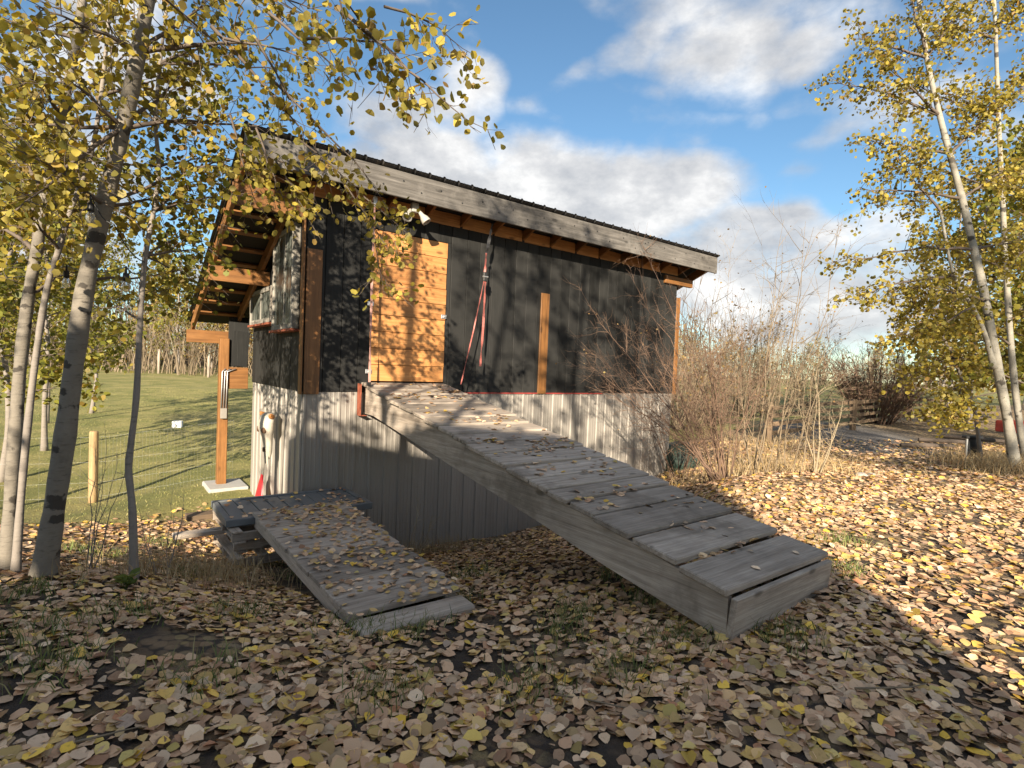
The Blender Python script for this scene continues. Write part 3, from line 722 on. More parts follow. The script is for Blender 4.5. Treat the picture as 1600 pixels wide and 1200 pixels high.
for k, (px, Y, h, lab) in enumerate([(326, 40, 1.6, 'pale fence post with a cross arm before the far thicket'), (248, 42, 1.9, 'thin pale fence post at the far lawn edge')]):
    q0 = at(px, 580, Y); o = MB().lathe([(.1, -.2), (.1, h*.9), (.08, h)], 8).build('fence_post', MAT['grey_z'], None, True, gp(q0.x, q0.y)); tag(o, lab, 'post')

# ---------------------------------------------------------------- vegetation generators
LEAF = np.array([(0, 0, 0), (.34, .28, .05), (.5, .62, .07), (.26, .98, .02), (0, 1.1, -.03), (-.26, .98, .03), (-.5, .62, .06), (-.34, .28, .07), (0, .55, 0)])
LEAFF = np.array([(0, 1, 8), (1, 2, 8), (2, 3, 8), (3, 4, 8), (4, 5, 8), (5, 6, 8), (6, 7, 8), (7, 0, 8)])
LQ = np.array([(0, 0, 0), (.45, .3, .06), (.42, .8, .03), (0, 1.05, 0), (-.42, .8, .04), (-.45, .3, .05)]); LQF = np.array([(0, 1, 2, 3), (0, 3, 4, 5)])

def rotmats(n, g, droop=None):
    q = g.normal(size=(n, 4)); q /= np.linalg.norm(q, axis=1, keepdims=True); w_, x, y, z = q.T
    return np.stack([np.stack([1-2*(y*y+z*z), 2*(x*y-z*w_), 2*(x*z+y*w_)], 1), np.stack([2*(x*y+z*w_), 1-2*(x*x+z*z), 2*(y*z-x*w_)], 1), np.stack([2*(x*z-y*w_), 2*(y*z+x*w_), 1-2*(x*x+y*y)], 1)], 1)
def flatmats(n, g, tilt):
    a = g.uniform(0, 2*math.pi, n); tx = g.normal(0, tilt, n); ty = g.normal(0, tilt, n)
    nrm = np.stack([tx, ty, np.ones(n)], 1); nrm /= np.linalg.norm(nrm, axis=1, keepdims=True)
    x = np.stack([np.cos(a), np.sin(a), np.zeros(n)], 1); x -= nrm*(x*nrm).sum(1, keepdims=True); x /= np.linalg.norm(x, axis=1, keepdims=True)
    y = np.cross(nrm, x); return np.stack([x, y, nrm], 2)
def scatter_leaves(name, pos, size, R, mat, parent, tmpl=LQ, faces=LQF, curl=None, kind='stuff', smooth=False):
    n = len(pos); T = np.broadcast_to(tmpl, (n,)+tmpl.shape).copy()
    if curl is not None: T[:, :, 2] = T[:, :, 2]*curl[:, None]
    T[:, :, 1] -= .5
    Vv = np.einsum('nij,nkj->nki', R, T*np.asarray(size).reshape(-1, 1, 1))+pos[:, None, :]
    k = tmpl.shape[0]; Ff = (faces[None]+(np.arange(n)*k)[:, None, None]).reshape(-1, faces.shape[1])
    o = np_mesh(name, Vv.reshape(-1, 3), Ff, mat, parent, smooth)
    if kind: o['kind'] = kind
    return o

def wander(a, b_, n, amp, g, sag=0.0):
    a = np.array(a, float); b_ = np.array(b_, float); Lg = np.linalg.norm(b_-a); pts = []
    off = np.zeros(3)
    for k in range(n+1):
        f_ = k/n; off = off+g.normal(0, amp*Lg/n, 3); pts.append(a+(b_-a)*f_+off*math.sin(math.pi*min(1, f_*.9))+np.array([0, 0, -sag*Lg*f_*f_+sag*Lg*f_]))
    return pts

def make_tree(name, label, cat, trunks, limbs, mats, g, leaf=.06, per=7, twigs=14, twl=.55, group=None, trunk_n=9, singles=0, gap=1.0, droop=.25, tmpl=(LQ, LQF), leafdens=None):
    """trunks: [(points, r0, r1)], limbs: [(start, end, r)]; twigs grow along limbs and carry leaves"""
    base = Vector(trunks[0][0][0]); root = empty(name, base); tag(root, label, cat, group)
    bk, tw, lf = mats; b0 = np.array(base)
    for pts, r0, r1 in trunks:
        n = len(pts); q = MB(); fine = []; rad = []
        for k in range(n-1):
            for s_ in range(5):
                f_ = s_/5; i_ = (k+f_)/(n-1)
                p0, p1, p2, p3 = (np.array(pts[max(k-1, 0)]), np.array(pts[k]), np.array(pts[k+1]), np.array(pts[min(k+2, n-1)]))
                c_ = .5*((2*p1)+(-p0+p2)*f_+(2*p0-5*p1+4*p2-p3)*f_**2+(-p0+3*p1-3*p2+p3)*f_**3)
                fine.append(c_-b0); fl_ = .45*math.exp(-i_*16*(n/6)); rad.append((r0+(r1-r0)*i_)*(1+fl_+.05*math.sin(i_*37)+.04*math.sin(i_*91)))
        fine.append(np.array(pts[-1])-b0); rad.append(r1)
        q.tube(fine, rad, trunk_n); q.build('trunk', MAT[bk], root, True)
    q = MB(); LP = []
    for (a, b_, r_) in limbs:
        a = np.array(a, float); b_ = np.array(b_, float); Lg = np.linalg.norm(b_-a); pl = wander(a, b_, 8, .10, g, .06)
        q.tube([p-b0 for p in pl], [r_*(1-.85*k/8) for k in range(9)], 5, False)
        for k in range(twigs):
            t_ = .18+.82*(k+g.random())/twigs; i_ = min(7, int(t_*8)); f_ = t_*8-i_; st = pl[i_]*(1-f_)+pl[i_+1]*f_
            d = (b_-a)/Lg*.55+g.normal(0, .62, 3); d[2] -= droop*g.random(); d /= np.linalg.norm(d)+1e-6
            ln = twl*(.45+.8*g.random())*(1.1-.4*t_); tp = wander(st, st+d*ln, 4, .16, g, -.05)
            q.tube([p-b0 for p in tp], [max(.0022, r_*.22)*(1-.8*j/4) for j in range(5)], 3, False)
            if g.random() > gap: continue
            for _ in range(per):
                s_ = .25+.8*g.random(); j = min(3, int(s_*4)); ff = s_*4-j; LP.append(tp[j]*(1-ff)+tp[min(4, j+1)]*ff+g.normal(0, leaf*.8, 3))
            if g.random() < .5:
                d2 = d+g.normal(0, .7, 3); d2[2] -= droop; d2 /= np.linalg.norm(d2); s2 = tp[2]; e2 = s2+d2*ln*.6
                q.tube([s2-b0, (s2+e2)/2-b0, e2-b0], [.003, .002, .0015], 3, False)
                for _ in range(per//2): LP.append(s2+(e2-s2)*(.3+.75*g.random())+g.normal(0, leaf*.7, 3))
    q.build('branches', MAT[tw], root, True)
    if len(LP):
        LP = np.array(LP)-b0; sz = leaf*g.uniform(.65, 1.25, len(LP))
        cr_ = empty('crown', (0, 0, 0), parent=root) if singles else root
        keep = np.ones(len(LP), bool)
        if singles:
            dcam = np.linalg.norm(LP+b0-np.array([0, 0, EYE]), axis=1); w_ = LP+b0; inview = (w_[:, 1] > .5) & (np.abs(w_[:, 0]) < w_[:, 1]*1.0) & (w_[:, 2]-EYE < w_[:, 1]*.72)
            idx = np.argsort(np.where(inview, dcam, 1e9))[:singles]; idx = idx[inview[idx]]; keep[idx] = False
            me = leaf_protos(lf)
            Rm = rotmats(len(idx), g)
            for i_, R_ in zip(idx, Rm):
                lo = bpy.data.objects.new('leaf', me[int(g.integers(len(me)))]); col.objects.link(lo); lo.parent = cr_
                lo.matrix_local = Matrix.Translation(LP[i_]) @ Matrix(R_.tolist()).to_4x4() @ Matrix.Scale(float(sz[i_]), 4)
        scatter_leaves('crown' if not singles else 'foliage', LP[keep], sz[keep], rotmats(keep.sum(), g), MAT[lf], cr_, *tmpl)
    return root

_protos = {}
def leaf_protos(mat, n=5):
    if mat in _protos: return _protos[mat]
    out = []; g = np.random.default_rng(5)
    for k in range(n):
        Tm = LEAF.copy(); Tm[:, 0] *= g.uniform(.8, 1.1); Tm[:, 2] *= g.uniform(-2, 3.5); Tm[:, 1] -= .5; Tm[8, 2] -= .03
        me = bpy.data.meshes.new('leaf'); me.from_pydata([tuple(v) for v in Tm], [], [tuple(int(i) for i in f) for f in LEAFF]); me.materials.append(MAT[mat]); me.polygons.foreach_set('use_smooth', [True]*len(me.polygons)); me.update(); out.append(me)
    _protos[mat] = out; return out

def AT(px, py, Y): return np.array(at(px, py, Y))

# --- left aspens
g = np.random.default_rng(21)
def tr(lst): return [AT(*p) for p in lst]
A_tr = tr([(66, 908, 3.84), (84, 800, 3.84), (102, 680, 3.85), (117, 560, 3.86), (135, 440, 3.88), (163, 320, 3.92), (192, 200, 3.96), (217, 80, 4.0), (240, -60, 4.05), (262, -220, 4.1)])
A_tr[0][2] = gz(A_tr[0][0], A_tr[0][1])-.06
limbsA = [(A_tr[5], AT(60, 250, 3.3), .02), (A_tr[6], AT(330, 190, 4.3), .022), (A_tr[6], AT(90, 120, 3.5), .02), (A_tr[7], AT(420, 60, 4.3), .026), (A_tr[7], AT(60, 10, 3.6), .02), (A_tr[5], AT(300, 330, 4.8), .016), (A_tr[8], AT(330, -30, 4.6), .02), (A_tr[6], AT(20, 330, 3.1), .018),
          (A_tr[8], AT(150, -40, 3.4), .02), (A_tr[4], AT(280, 420, 5.0), .014), (A_tr[5], AT(400, 250, 4.6), .016), (A_tr[6], AT(280, 90, 4.6), .018), (A_tr[7], AT(330, 10, 4.4), .018), (A_tr[6], AT(-10, 190, 3.6), .018), (A_tr[7], AT(120, 40, 4.6), .018), (A_tr[5], AT(100, 300, 4.6), .014), (A_tr[8], AT(500, 20, 4.4), .02)]
make_tree('aspen_tree', 'thick leaning pale aspen with yellow leaves, its trunk nearest the pallet stack side', 'tree', [(A_tr, .068, .042)], limbsA, ('aspen_bark', 'twig_bark', 'leaf_yellow'), g, .049, 8, 18, .5, 'aspens left of the shed', 14, singles=120)
B_tr = tr([(10, 885, 4.1), (16, 800, 4.1), (24, 680, 4.12), (32, 570, 4.15), (45, 460, 4.2), (57, 395, 4.22), (72, 300, 4.25), (96, 180, 4.3), (120, 60, 4.35), (140, -80, 4.4)]); B_tr[0][2] = gz(B_tr[0][0], B_tr[0][1])-.05
limbsB = [(B_tr[5], AT(-60, 300, 4.4), .02), (B_tr[6], AT(170, 200, 4.9), .02), (B_tr[6], AT(-40, 170, 4.2), .02), (B_tr[7], AT(220, 60, 5), .02), (B_tr[8], AT(0, 20, 4.6), .02), (B_tr[4], AT(140, 420, 5.2), .014), (B_tr[7], AT(20, 90, 3.9), .018), (B_tr[5], AT(20, 250, 5.0), .016), (B_tr[6], AT(120, 130, 5.2), .016), (B_tr[5], AT(130, 330, 5.2), .014), (B_tr[8], AT(180, 10, 5.2), .016)]
make_tree('aspen_tree', 'mottled aspen trunk with heavy black scars growing beside a slim stem', 'tree', [(B_tr, .048, .028)], limbsB, ('aspen_bark', 'twig_bark', 'leaf_yellow'), g, .049, 9, 16, .5, 'aspens left of the shed', 12)
C_tr = tr([(24, 897, 3.95), (32, 790, 3.96), (44, 660, 3.97), (60, 530, 4.0), (76, 440, 4.02), (92, 390, 4.04), (110, 330, 4.1), (140, 250, 4.15), (158, 150, 4.2), (170, 30, 4.3)]); C_tr[0][2] = gz(C_tr[0][0], C_tr[0][1])-.05
limbsC = [(C_tr[5], AT(40, 330, 3.7), .014), (C_tr[6], AT(200, 330, 4.5), .012), (C_tr[7], AT(60, 190, 4.2), .012), (C_tr[8], AT(260, 120, 4.6), .014)]
make_tree('aspen_tree', 'slim grey brown aspen stem curving against the scarred mottled trunk', 'tree', [(C_tr, .026, .013)], limbsC, ('grey_bark', 'twig_bark', 'leaf_yellow'), g, .048, 9, 14, .45, 'aspens left of the shed', 9)
D_tr = tr([(210, 897, 4.02), (207, 800, 4.02), (201, 735, 4.03), (205, 690, 4.04), (213, 620, 4.06), (219, 500, 4.1), (227, 400, 4.15), (240, 330, 4.2), (248, 260, 4.25), (243, 190, 4.3), (250, 100, 4.4), (262, 0, 4.5)]); D_tr[0][2] = gz(D_tr[0][0], D_tr[0][1])-.04
limbsD = [(D_tr[6], AT(330, 390, 4.6), .012), (D_tr[7], AT(400, 300, 4.6), .014), (D_tr[8], AT(150, 260, 4.5), .012), (D_tr[9], AT(420, 190, 4.7), .016), (D_tr[10], AT(360, 60, 4.8), .016), (D_tr[8], AT(330, 250, 5.0), .012), (D_tr[5], AT(130, 470, 5.0), .01), (D_tr[6], AT(310, 330, 5.4), .012), (D_tr[7], AT(290, 290, 4.2), .012), (D_tr[9], AT(340, 150, 5.2), .012), (D_tr[10], AT(460, 110, 5.0), .014), (D_tr[9], AT(170, 150, 5.0), .012), (D_tr[6], AT(300, 440, 5.4), .01)]
make_tree('aspen_tree', 'thin crooked young aspen standing alone between leaning trunk and pallets', 'tree', [(D_tr, .027, .011)], limbsD, ('grey_bark', 'twig_bark', 'leaf_olive'), g, .046, 8, 15, .45, 'aspens left of the shed', 9)
# overhanging aspen beside the camera: its limbs reach in at the top and across the fascia, and it dapples the wall
E0 = np.array([-2.35, -1.3, 0.]); E_tr = [E0, E0+[.02, .05, 1.2], E0+[.05, .1, 2.4], E0+[.02, .15, 3.6], E0+[.06, .2, 4.8], E0+[.1, .3, 6.4]]; E_tr[0][2] = gz(E0[0], E0[1])-.05
limbsE = [(E_tr[3], AT(560, 40, 3.0), .03), (AT(560, 40, 3.0), AT(735, 190, 2.9), .012), (AT(540, 20, 3.0), AT(640, 120, 2.9), .012), (AT(600, 10, 3.0), AT(745, 85, 3.4), .008),
          (E_tr[3], AT(330, 40, 4.0), .035), (AT(330, 40, 4.0), AT(500, 250, 4.3), .016), (AT(420, 120, 4.1), AT(600, 330, 4.4), .012), (AT(470, 220, 4.2), AT(560, 300, 4.4), .010), (AT(540, 290, 4.35), AT(610, 400, 4.5), .008), (AT(400, 200, 4.2), AT(450, 330, 4.3), .010), (AT(350, 60, 4.0), AT(500, 100, 4.2), .012), (AT(380, 230, 4.2), AT(540, 300, 4.5), .01), (AT(560, 300, 4.4), AT(640, 370, 4.5), .008), (AT(580, 340, 4.4), AT(600, 460, 4.5), .006), (AT(430, 250, 4.2), AT(480, 340, 4.3), .008), (AT(480, 60, 3.1), AT(640, 60, 3.0), .010), (AT(400, 60, 4.0), AT(470, 190, 4.2), .012), (AT(420, 20, 3.6), AT(560, 130, 3.4), .012), (AT(360, 180, 4.2), AT(400, 320, 4.3), .01)]
make_tree('aspen_tree', 'overhanging aspen limbs with large golden leaves reaching across the fascia and sky', 'tree', [(E_tr, .10, .05)], limbsE, ('aspen_bark', 'twig_bark', 'leaf_yellow'), g, .05, 5, 12, .32, 'aspens left of the shed', 12, singles=180, droop=.6)
# aspens behind the camera (dapple on the wall)
def free_aspen(x, y, h, nl, r, lab, seed, leafm='leaf_yellow', spread=1.3, low=.35, leaf=.06, per=9, twigs=12, twl=.5, grp=None, bk='aspen_bark', name='aspen_tree', gap=1.0, lean=(0, 0), tn=9):
    g_ = np.random.default_rng(seed); b_ = np.array([x, y, gz(x, y)-.05]); pts = [b_]
    for k in range(1, 7):
        f_ = k/6; pts.append(b_+np.array([lean[0]*f_*h+g_.normal(0, .012*h), lean[1]*f_*h+g_.normal(0, .012*h), h*f_]))
    lm = []
    for k in range(nl):
        f_ = low+(.97-low)*(k+g_.random()*.6)/nl; i_ = min(5, int(f_*6)); ff = f_*6-i_; st = pts[i_]*(1-ff)+pts[i_+1]*ff; an = k*2.4+g_.normal(0, .4)
        ln = spread*(1.15-.65*abs(f_-low)/(1-low))*g_.uniform(.7, 1.2); lm.append((st, st+np.array([math.cos(an)*ln, math.sin(an)*ln, ln*g_.uniform(.1, .75)]), r*.28))
    return make_tree(name, lab, 'tree', [(pts, r, r*.25)], lm, (bk, 'twig_bark', leafm), g_, leaf, per, twigs, twl, grp, tn, gap=gap)
gbh = 'aspens standing behind the camera'
free_aspen(.1, -2.6, 8.2, 22, .085, 'aspen standing behind the viewer in front of the house', 5, spread=1.15, low=.25, grp=gbh, per=8)
free_aspen(1.35, -1.9, 8.0, 22, .08, 'aspen standing behind the viewer in front of the house', 6, spread=1.0, low=.25, grp=gbh, per=8)
free_aspen(-1.25, -3.4, 8.5, 22, .08, 'aspen standing behind the viewer in front of the house', 8, spread=1.15, low=.28, grp=gbh, per=8)
free_aspen(-3.6, -2.4, 8.2, 18, .08, 'aspen standing behind the viewer in front of the house', 9, spread=1.2, low=.3, grp=gbh, per=7)

for k, (x_, y_, s_) in enumerate(((6.2, -9.5, 61), (8.6, -11, 62), (11.2, -10, 63), (13.5, -12, 64))):
    free_aspen(x_, y_, 11.5, 20, .12, 'tall aspen standing behind the viewer beside the house', s_, spread=1.9, low=.5, leaf=.11, grp='tall aspens beside the house', per=8, twl=.8)

# background trees on the left, beyond the fence and around the lawn
gl = 'yellow aspens beyond the wire fence'
for k, (x, y, h, s_) in enumerate([(-8.0, 7.6, 6.4, 31), (-9.6, 10.2, 7.0, 32), (-11.2, 13.0, 7.5, 33), (-12, 11.5, 7.5, 34), (-14.6, 17.0, 8, 37), (-15.2, 19.6, 8.5, 38)]):
    free_aspen(x, y, h, 24, .06, 'yellow green leafy aspen beyond the wire fence', s_, 'leaf_olive', 1.9, .24, .075, 13, 14, .7, gl, 'grey_bark')
gfar = 'trees at the far edge of the lawn'
proto = []
for s_ in (41, 42, 43):
    proto.append(free_aspen(-19-2*(s_-41), 44+s_ % 3, 9.5, 22, .12, 'autumn tree at the far edge of the lawn', s_, ('leaf_olive', 'leaf_tan', 'leaf_yellow')[s_-41], 2.6, .15, .19, 7, 10, 1.1, gfar, 'grey_bark', 'far_tree', tn=6))
def copy_tree(o, x, y, rzr, sc, label=None, group=None):
    c = o.copy(); col.objects.link(c); c.location = (x, y, gz(x, y)-.1); c.rotation_euler = (0, 0, rzr); c.scale = (sc,)*3
    if label: c['label'] = label
    if group: c['group'] = group
    for ch in o.children:
        d = ch.copy(); col.objects.link(d); d.parent = c
    return c
KIND = ('olive', 'tan', 'golden')
for k_, p_ in enumerate(proto): p_['label'] = KIND[k_]+' autumn tree at the far edge of the lawn'
g2 = random.Random(4)
for k, x in enumerate((-50, -46, -42, -38.5, -35, -31.5, -28, -25, -22, -16, -12, -8, -4)):
    copy_tree(proto[k % 3], x+g2.uniform(-1, 1), 46+g2.uniform(-3, 8), g2.uniform(0, 6), g2.uniform(.75, 1.25))

# thicket (bare brush seen as one mass) behind the lawn
def thicket(name, label, pts, h, mat, kind='stuff', seed=1, sub=5, leafm=None, r=.02, cat='thicket'):
    g_ = np.random.default_rng(seed); q = MB()
    for (x, y) in pts:
        b_ = np.array([x, y, gz(x, y)-.05]); hh = h*g_.uniform(.55, 1.15); e = b_+np.array([g_.normal(0, .16*hh), g_.normal(0, .16*hh), hh]); pl = wander(b_, e, 4, .1, g_)
        q.tube(pl, [r, r*.8, r*.6, r*.4, r*.15], 3, False)
        for _ in range(sub):
            t_ = g_.uniform(.25, .95); i_ = min(3, int(t_*4)); s_ = pl[i_]+(pl[i_+1]-pl[i_])*(t_*4-i_); d = g_.normal(0, .3, 3); d[2] = abs(d[2])+.35; e2 = s_+d*hh*.38
            q.tube([s_, (s_+e2)/2+g_.normal(0, .03*hh, 3), e2], [r*.4, r*.28, r*.12], 3, False)
    o = q.build(name, MAT[mat]); tag(o, label, cat, kind=kind); return o
pts = [(-60+66*a, 41+g2.uniform(0, 7)) for a in np.linspace(0, 1, 1300)]
thicket('thicket', 'bare grey brown brush massed along the far lawn edge', pts, 4.6, 'shrub_bark', seed=3, r=.035)
thicket('thicket', 'tall dark leafless wood standing behind the far lawn edge', [(-75+95*a, 54+g2.uniform(0, 14)) for a in np.linspace(0, 1, 900)], 9.5, 'twig_bark', seed=4, r=.09)

# --- right birches
g = np.random.default_rng(77)
T1 = tr([(1588, 738, 10), (1575, 660, 10), (1556, 560, 10), (1540, 470, 10), (1522, 390, 10), (1503, 310, 10.1), (1484, 240, 10.1), (1468, 180, 10.2), (1448, 90, 10.3), (1430, -40, 10.4)]); T1[0][2] = gz(T1[0][0], T1[0][1])-.05
fk = tr([(1553, 575, 10), (1538, 520, 9.9), (1520, 480, 9.8), (1490, 430, 9.7), (1470, 330, 9.7)])
lim = [(T1[4], AT(1335, 400, 9.6), .03), (T1[5], AT(1345, 290, 9.8), .03), (T1[6], AT(1350, 215, 10), .03), (T1[7], AT(1310, 130, 10), .03), (T1[8], AT(1340, 60, 10), .03), (T1[8], AT(1500, 20, 10), .03), (fk[3], AT(1330, 470, 9.6), .03), (fk[4], AT(1400, 250, 9.8), .025), (T1[6], AT(1560, 150, 10.5), .03), (T1[5], AT(1580, 260, 10.3), .03), (T1[4], AT(1600, 380, 9.9), .03), (fk[2], AT(1400, 520, 9.2), .02), (T1[8], AT(1420, -60, 10), .03), (T1[7], AT(1390, 110, 9.6), .03), (T1[3], AT(1440, 440, 9.4), .025)]
make_tree('birch_tree', 'white barked birch with a forked trunk leaning over dry grass', 'tree', [(T1, .085, .035), (fk, .045, .02)], lim, ('birch_bark', 'twig_bark', 'leaf_yellow'), g, .062, 15, 26, .72, 'birches beside the track', 10)
T2 = tr([(1606, 715, 11), (1590, 640, 11), (1580, 540, 11), (1572, 420, 11), (1566, 300, 11), (1560, 180, 11), (1556, 60, 11), (1550, -60, 11)]); T2[0][2] = gz(T2[0][0], T2[0][1])-.05
lim = [(T2[3], AT(1450, 380, 10.6), .03), (T2[4], AT(1430, 260, 10.8), .03), (T2[5], AT(1440, 130, 11), .03), (T2[6], AT(1480, 40, 11), .03), (T2[5], AT(1640, 100, 11), .03), (T2[4], AT(1640, 230, 11), .03), (T2[3], AT(1640, 360, 11), .03), (T2[6], AT(1580, -10, 11), .03), (T2[2], AT(1480, 470, 10.4), .025), (T2[5], AT(1520, 160, 10.2), .03)]
make_tree('birch_tree', 'straight slender birch standing just behind the white forked one', 'tree', [(T2, .065, .028)], lim, ('birch_bark', 'twig_bark', 'leaf_yellow'), g, .062, 17, 28, .75, 'birches beside the track', 9)
# low leafy young birch before the track
Y1 = tr([(1535, 718, 10.8), (1522, 640, 10.7), (1505, 600, 10.6), (1490, 560, 10.5), (1470, 520, 10.4), (1455, 490, 10.3)]); Y1[0][2] = gz(Y1[0][0], Y1[0][1])-.05
lim = [(Y1[2], AT(1440, 640, 10.0), .02), (Y1[3], AT(1405, 590, 10), .02), (Y1[4], AT(1400, 530, 10), .02), (Y1[4], AT(1480, 500, 10), .02), (Y1[2], AT(1490, 650, 10), .018), (Y1[5], AT(1420, 480, 10.2), .018), (Y1[3], AT(1510, 560, 10), .018), (Y1[1], AT(1460, 655, 9.9), .014)]
make_tree('birch_tree', 'low young birch with bright yellow leaves hanging over the shaded track', 'tree', [(Y1, .035, .015)], lim, ('grey_bark', 'twig_bark', 'leaf_yellow'), g, .066, 13, 20, .55, 'birches beside the track', 8)
gr_ = 'darker aspens in the stand behind the birches'
for k, (x, y, h, s_) in enumerate([(13.0, 13.2, 9, 51), (14.6, 14.8, 9.5, 52), (16.5, 16.2, 10, 53), (15.8, 18.6, 9.5, 54), (19.5, 19.5, 10, 55), (19, 23.5, 10, 57), (22.5, 22.0, 10, 58)]):
    free_aspen(x, y, h, 22, .09, ('olive' if k % 2 == 0 else 'yellow')+' leaved aspen in the stand behind the white birches', s_, 'leaf_yellow' if k % 2 else 'leaf_olive', 1.9, .12, .12, 11, 13, .8, gr_, 'grey_bark')

# --- shrubs on the right of the ramp
def make_shrub(name, label, base, stems, h, spread, mat, g_, sub=9, sub2=4, r=.014, leafm=None, nleaf=0, cat='shrub', group=None, leaf=.03, bias=(0, 0, 0), loose=.1, targets=()):
    b0 = np.array([base[0], base[1], gz(base[0], base[1])-.04]); root = empty(name, b0); tag(root, label, cat, group); LP = []; q2 = MB()
    for s_ in range(stems+len(targets)):
        an = g_.uniform(0, 6.28); rr_ = g_.uniform(0, loose); st = np.array([math.cos(an)*rr_, math.sin(an)*rr_, 0]); hh = h*g_.uniform(.55, 1.05); sp_ = spread*g_.uniform(.1, 1.0)
        e = st+np.array([math.cos(an)*sp_+bias[0]*hh, math.sin(an)*sp_+bias[1]*hh, hh])
        if s_ >= stems: e = np.array(targets[s_-stems])-b0
        pl = wander(st, e, 7, .12, g_, .0 if s_ < stems else .22); rs = r*g_.uniform(.5, 1.2)
        MB().tube(pl, [rs*(1-.85*k/7) for k in range(8)], 5, False).build('stem', MAT[mat], root, True)
        for k in range(sub):
            t_ = g_.uniform(.22, .98); i_ = min(6, int(t_*7)); p0 = pl[i_]+(pl[i_+1]-pl[i_])*(t_*7-i_); d = (e-st)/np.linalg.norm(e-st)*.6+g_.normal(0, .5, 3); ln = h*.24*g_.uniform(.4, 1.2)*(1.2-.6*t_); e2 = p0+d*ln
            tp = wander(p0, e2, 4, .14, g_); q2.tube(tp, [rs*.38, rs*.3, rs*.22, rs*.15, rs*.08], 3, False)
            for _ in range(sub2):
                t2 = g_.uniform(.3, 1); j = min(3, int(t2*4)); p2 = tp[j]+(tp[j+1]-tp[j])*(t2*4-j); d3 = d*.6+g_.normal(0, .5, 3); e3 = p2+d3*ln*.42; q2.tube([p2, (p2+e3)/2+g_.normal(0, .02, 3), e3], [rs*.17, rs*.12, rs*.06], 3, False); LP.append(e3)
    q2.build('twigs', MAT[mat], root)
    if leafm and nleaf:
        LP = np.array(LP); idx = g_.integers(0, len(LP), nleaf); ps = LP[idx]+g_.normal(0, .03, (nleaf, 3)); scatter_leaves('crown', ps, leaf*g_.uniform(.6, 1.3, nleaf), rotmats(nleaf, g_), MAT[leafm], root)
    return root
g = np.random.default_rng(90)
gs = 'bare shrubs beside the ramp'
def sb(px, py, Y): q_ = at(px, py, Y); return (q_.x, q_.y)
make_shrub('bare_shrub', 'many stemmed bare shrub with reddish twigs reaching over the black siding', sb(1125, 745, 8.4), 13, 3.0, 1.5, 'shrub_red', g, 20, 6, .013, 'leaf_tan', 120, group=gs, bias=(-.20, .04, 0), loose=.22, targets=[AT(x_, y_, Y_) for x_, y_, Y_ in ((900, 560, 9.0), (885, 500, 9.3), (940, 610, 8.8), (930, 480, 9.6), (985, 420, 10.0), (1000, 520, 9.4), (960, 560, 9.2), (1015, 385, 10.2), (1040, 430, 9.9), (1030, 580, 9.0), (1060, 470, 9.6), (990, 630, 8.8))])
make_shrub('bare_shrub', 'tall upright bare shrub with tan stems rising against the clouds', sb(1175, 748, 9.0), 11, 4.4, 1.0, 'shrub_bark', g, 13, 4, .013, 'leaf_tan', 120, group=gs, loose=.35)
make_shrub('bare_shrub', 'loose bare shrub with pale crooked stems in the sunlit litter', sb(1225, 752, 8.8), 6, 2.8, .9, 'shrub_bark', g, 11, 4, .011, 'leaf_tan', 50, group=gs, loose=.4)
make_shrub('bare_shrub', 'forked pale sapling standing bare beside the track fence', sb(1275, 752, 8.6), 5, 2.0, .55, 'straw_stem', g, 8, 4, .02, group=gs, loose=.05)
make_shrub('bare_shrub', 'low reddish bare shrub sprawling against the end of the shed', sb(1065, 700, 10.8), 14, 3.1, 1.6, 'shrub_red', g, 14, 5, .011, group=gs, bias=(-.12, -.05, 0), loose=.3)
gb_ = 'brushy bushes on the field edge'
for k, (px, Y, h, n) in enumerate([(1090, 20, 4.2, 50), (1150, 22, 4.6, 55), (1210, 24, 4.2, 50), (1060, 17, 3.2, 40), (1255, 30, 3.6, 40)]):
    make_shrub('brushy_bush', 'tan twiggy bush with sparse dry leaves on the field edge', sb(px, 640, Y), n, h, 1.7, 'shrub_bark', g, 9, 3, .022, 'leaf_tan', 500, 'bush', gb_, .075, loose=.9)
make_shrub('round_bush', 'round brown many stemmed bush standing behind the rail fence', sb(1368, 662, 20.5), 80, 3.0, 2.2, 'shrub_red', g, 16, 5, .030, 'leaf_tan', 300, 'bush', None, .06, loose=.5)
# far hedge rows and treeline beyond the field
for k, x in enumerate(np.linspace(-10, 95, 20)):
    copy_tree(proto[k % 3], float(x)+g2.uniform(-2, 2), 95+g2.uniform(-8, 18), g2.uniform(0, 6), g2.uniform(.55, .95), 'distant '+KIND[k % 3]+' tree in the row beyond the field', 'distant trees beyond the field')
for k, (x, y) in enumerate([(27, 27), (31, 24), (33, 31), (27, 34), (38, 28), (36, 38)]):
    copy_tree(proto[(k+1) % 3], x, y, g2.uniform(0, 6), g2.uniform(.8, 1.1), KIND[(k+1) % 3]+' tree behind the birch stand past the rail fence', 'trees past the rail fence')

thicket('thicket', 'low tan hedge of brush along the far side of the field', [(4+100*a, 66+g2.uniform(0, 10)) for a in np.linspace(0, 1, 700)], 4.2, 'shrub_bark', seed=8, r=.06)
# saplings by the leaning aspen
g = np.random.default_rng(12)
for px, py, Y, n, h, lab in [(132, 878, 4.2, 5, 1.35, 'bare forked sapling rising beside the leaning aspen foot'), (252, 870, 4.4, 4, .9, 'thin bare sapling curving beside the crooked young aspen'), (640, 865, 5.6, 7, .75, 'dry weed stalks growing against the ribbed metal wall')]:
    make_shrub('sapling', lab, sb(px, py, Y), n, h, .35, 'grey_bark' if n != 7 else 'straw_stem', g, 5, 2, .006, cat='sapling', loose=.08)

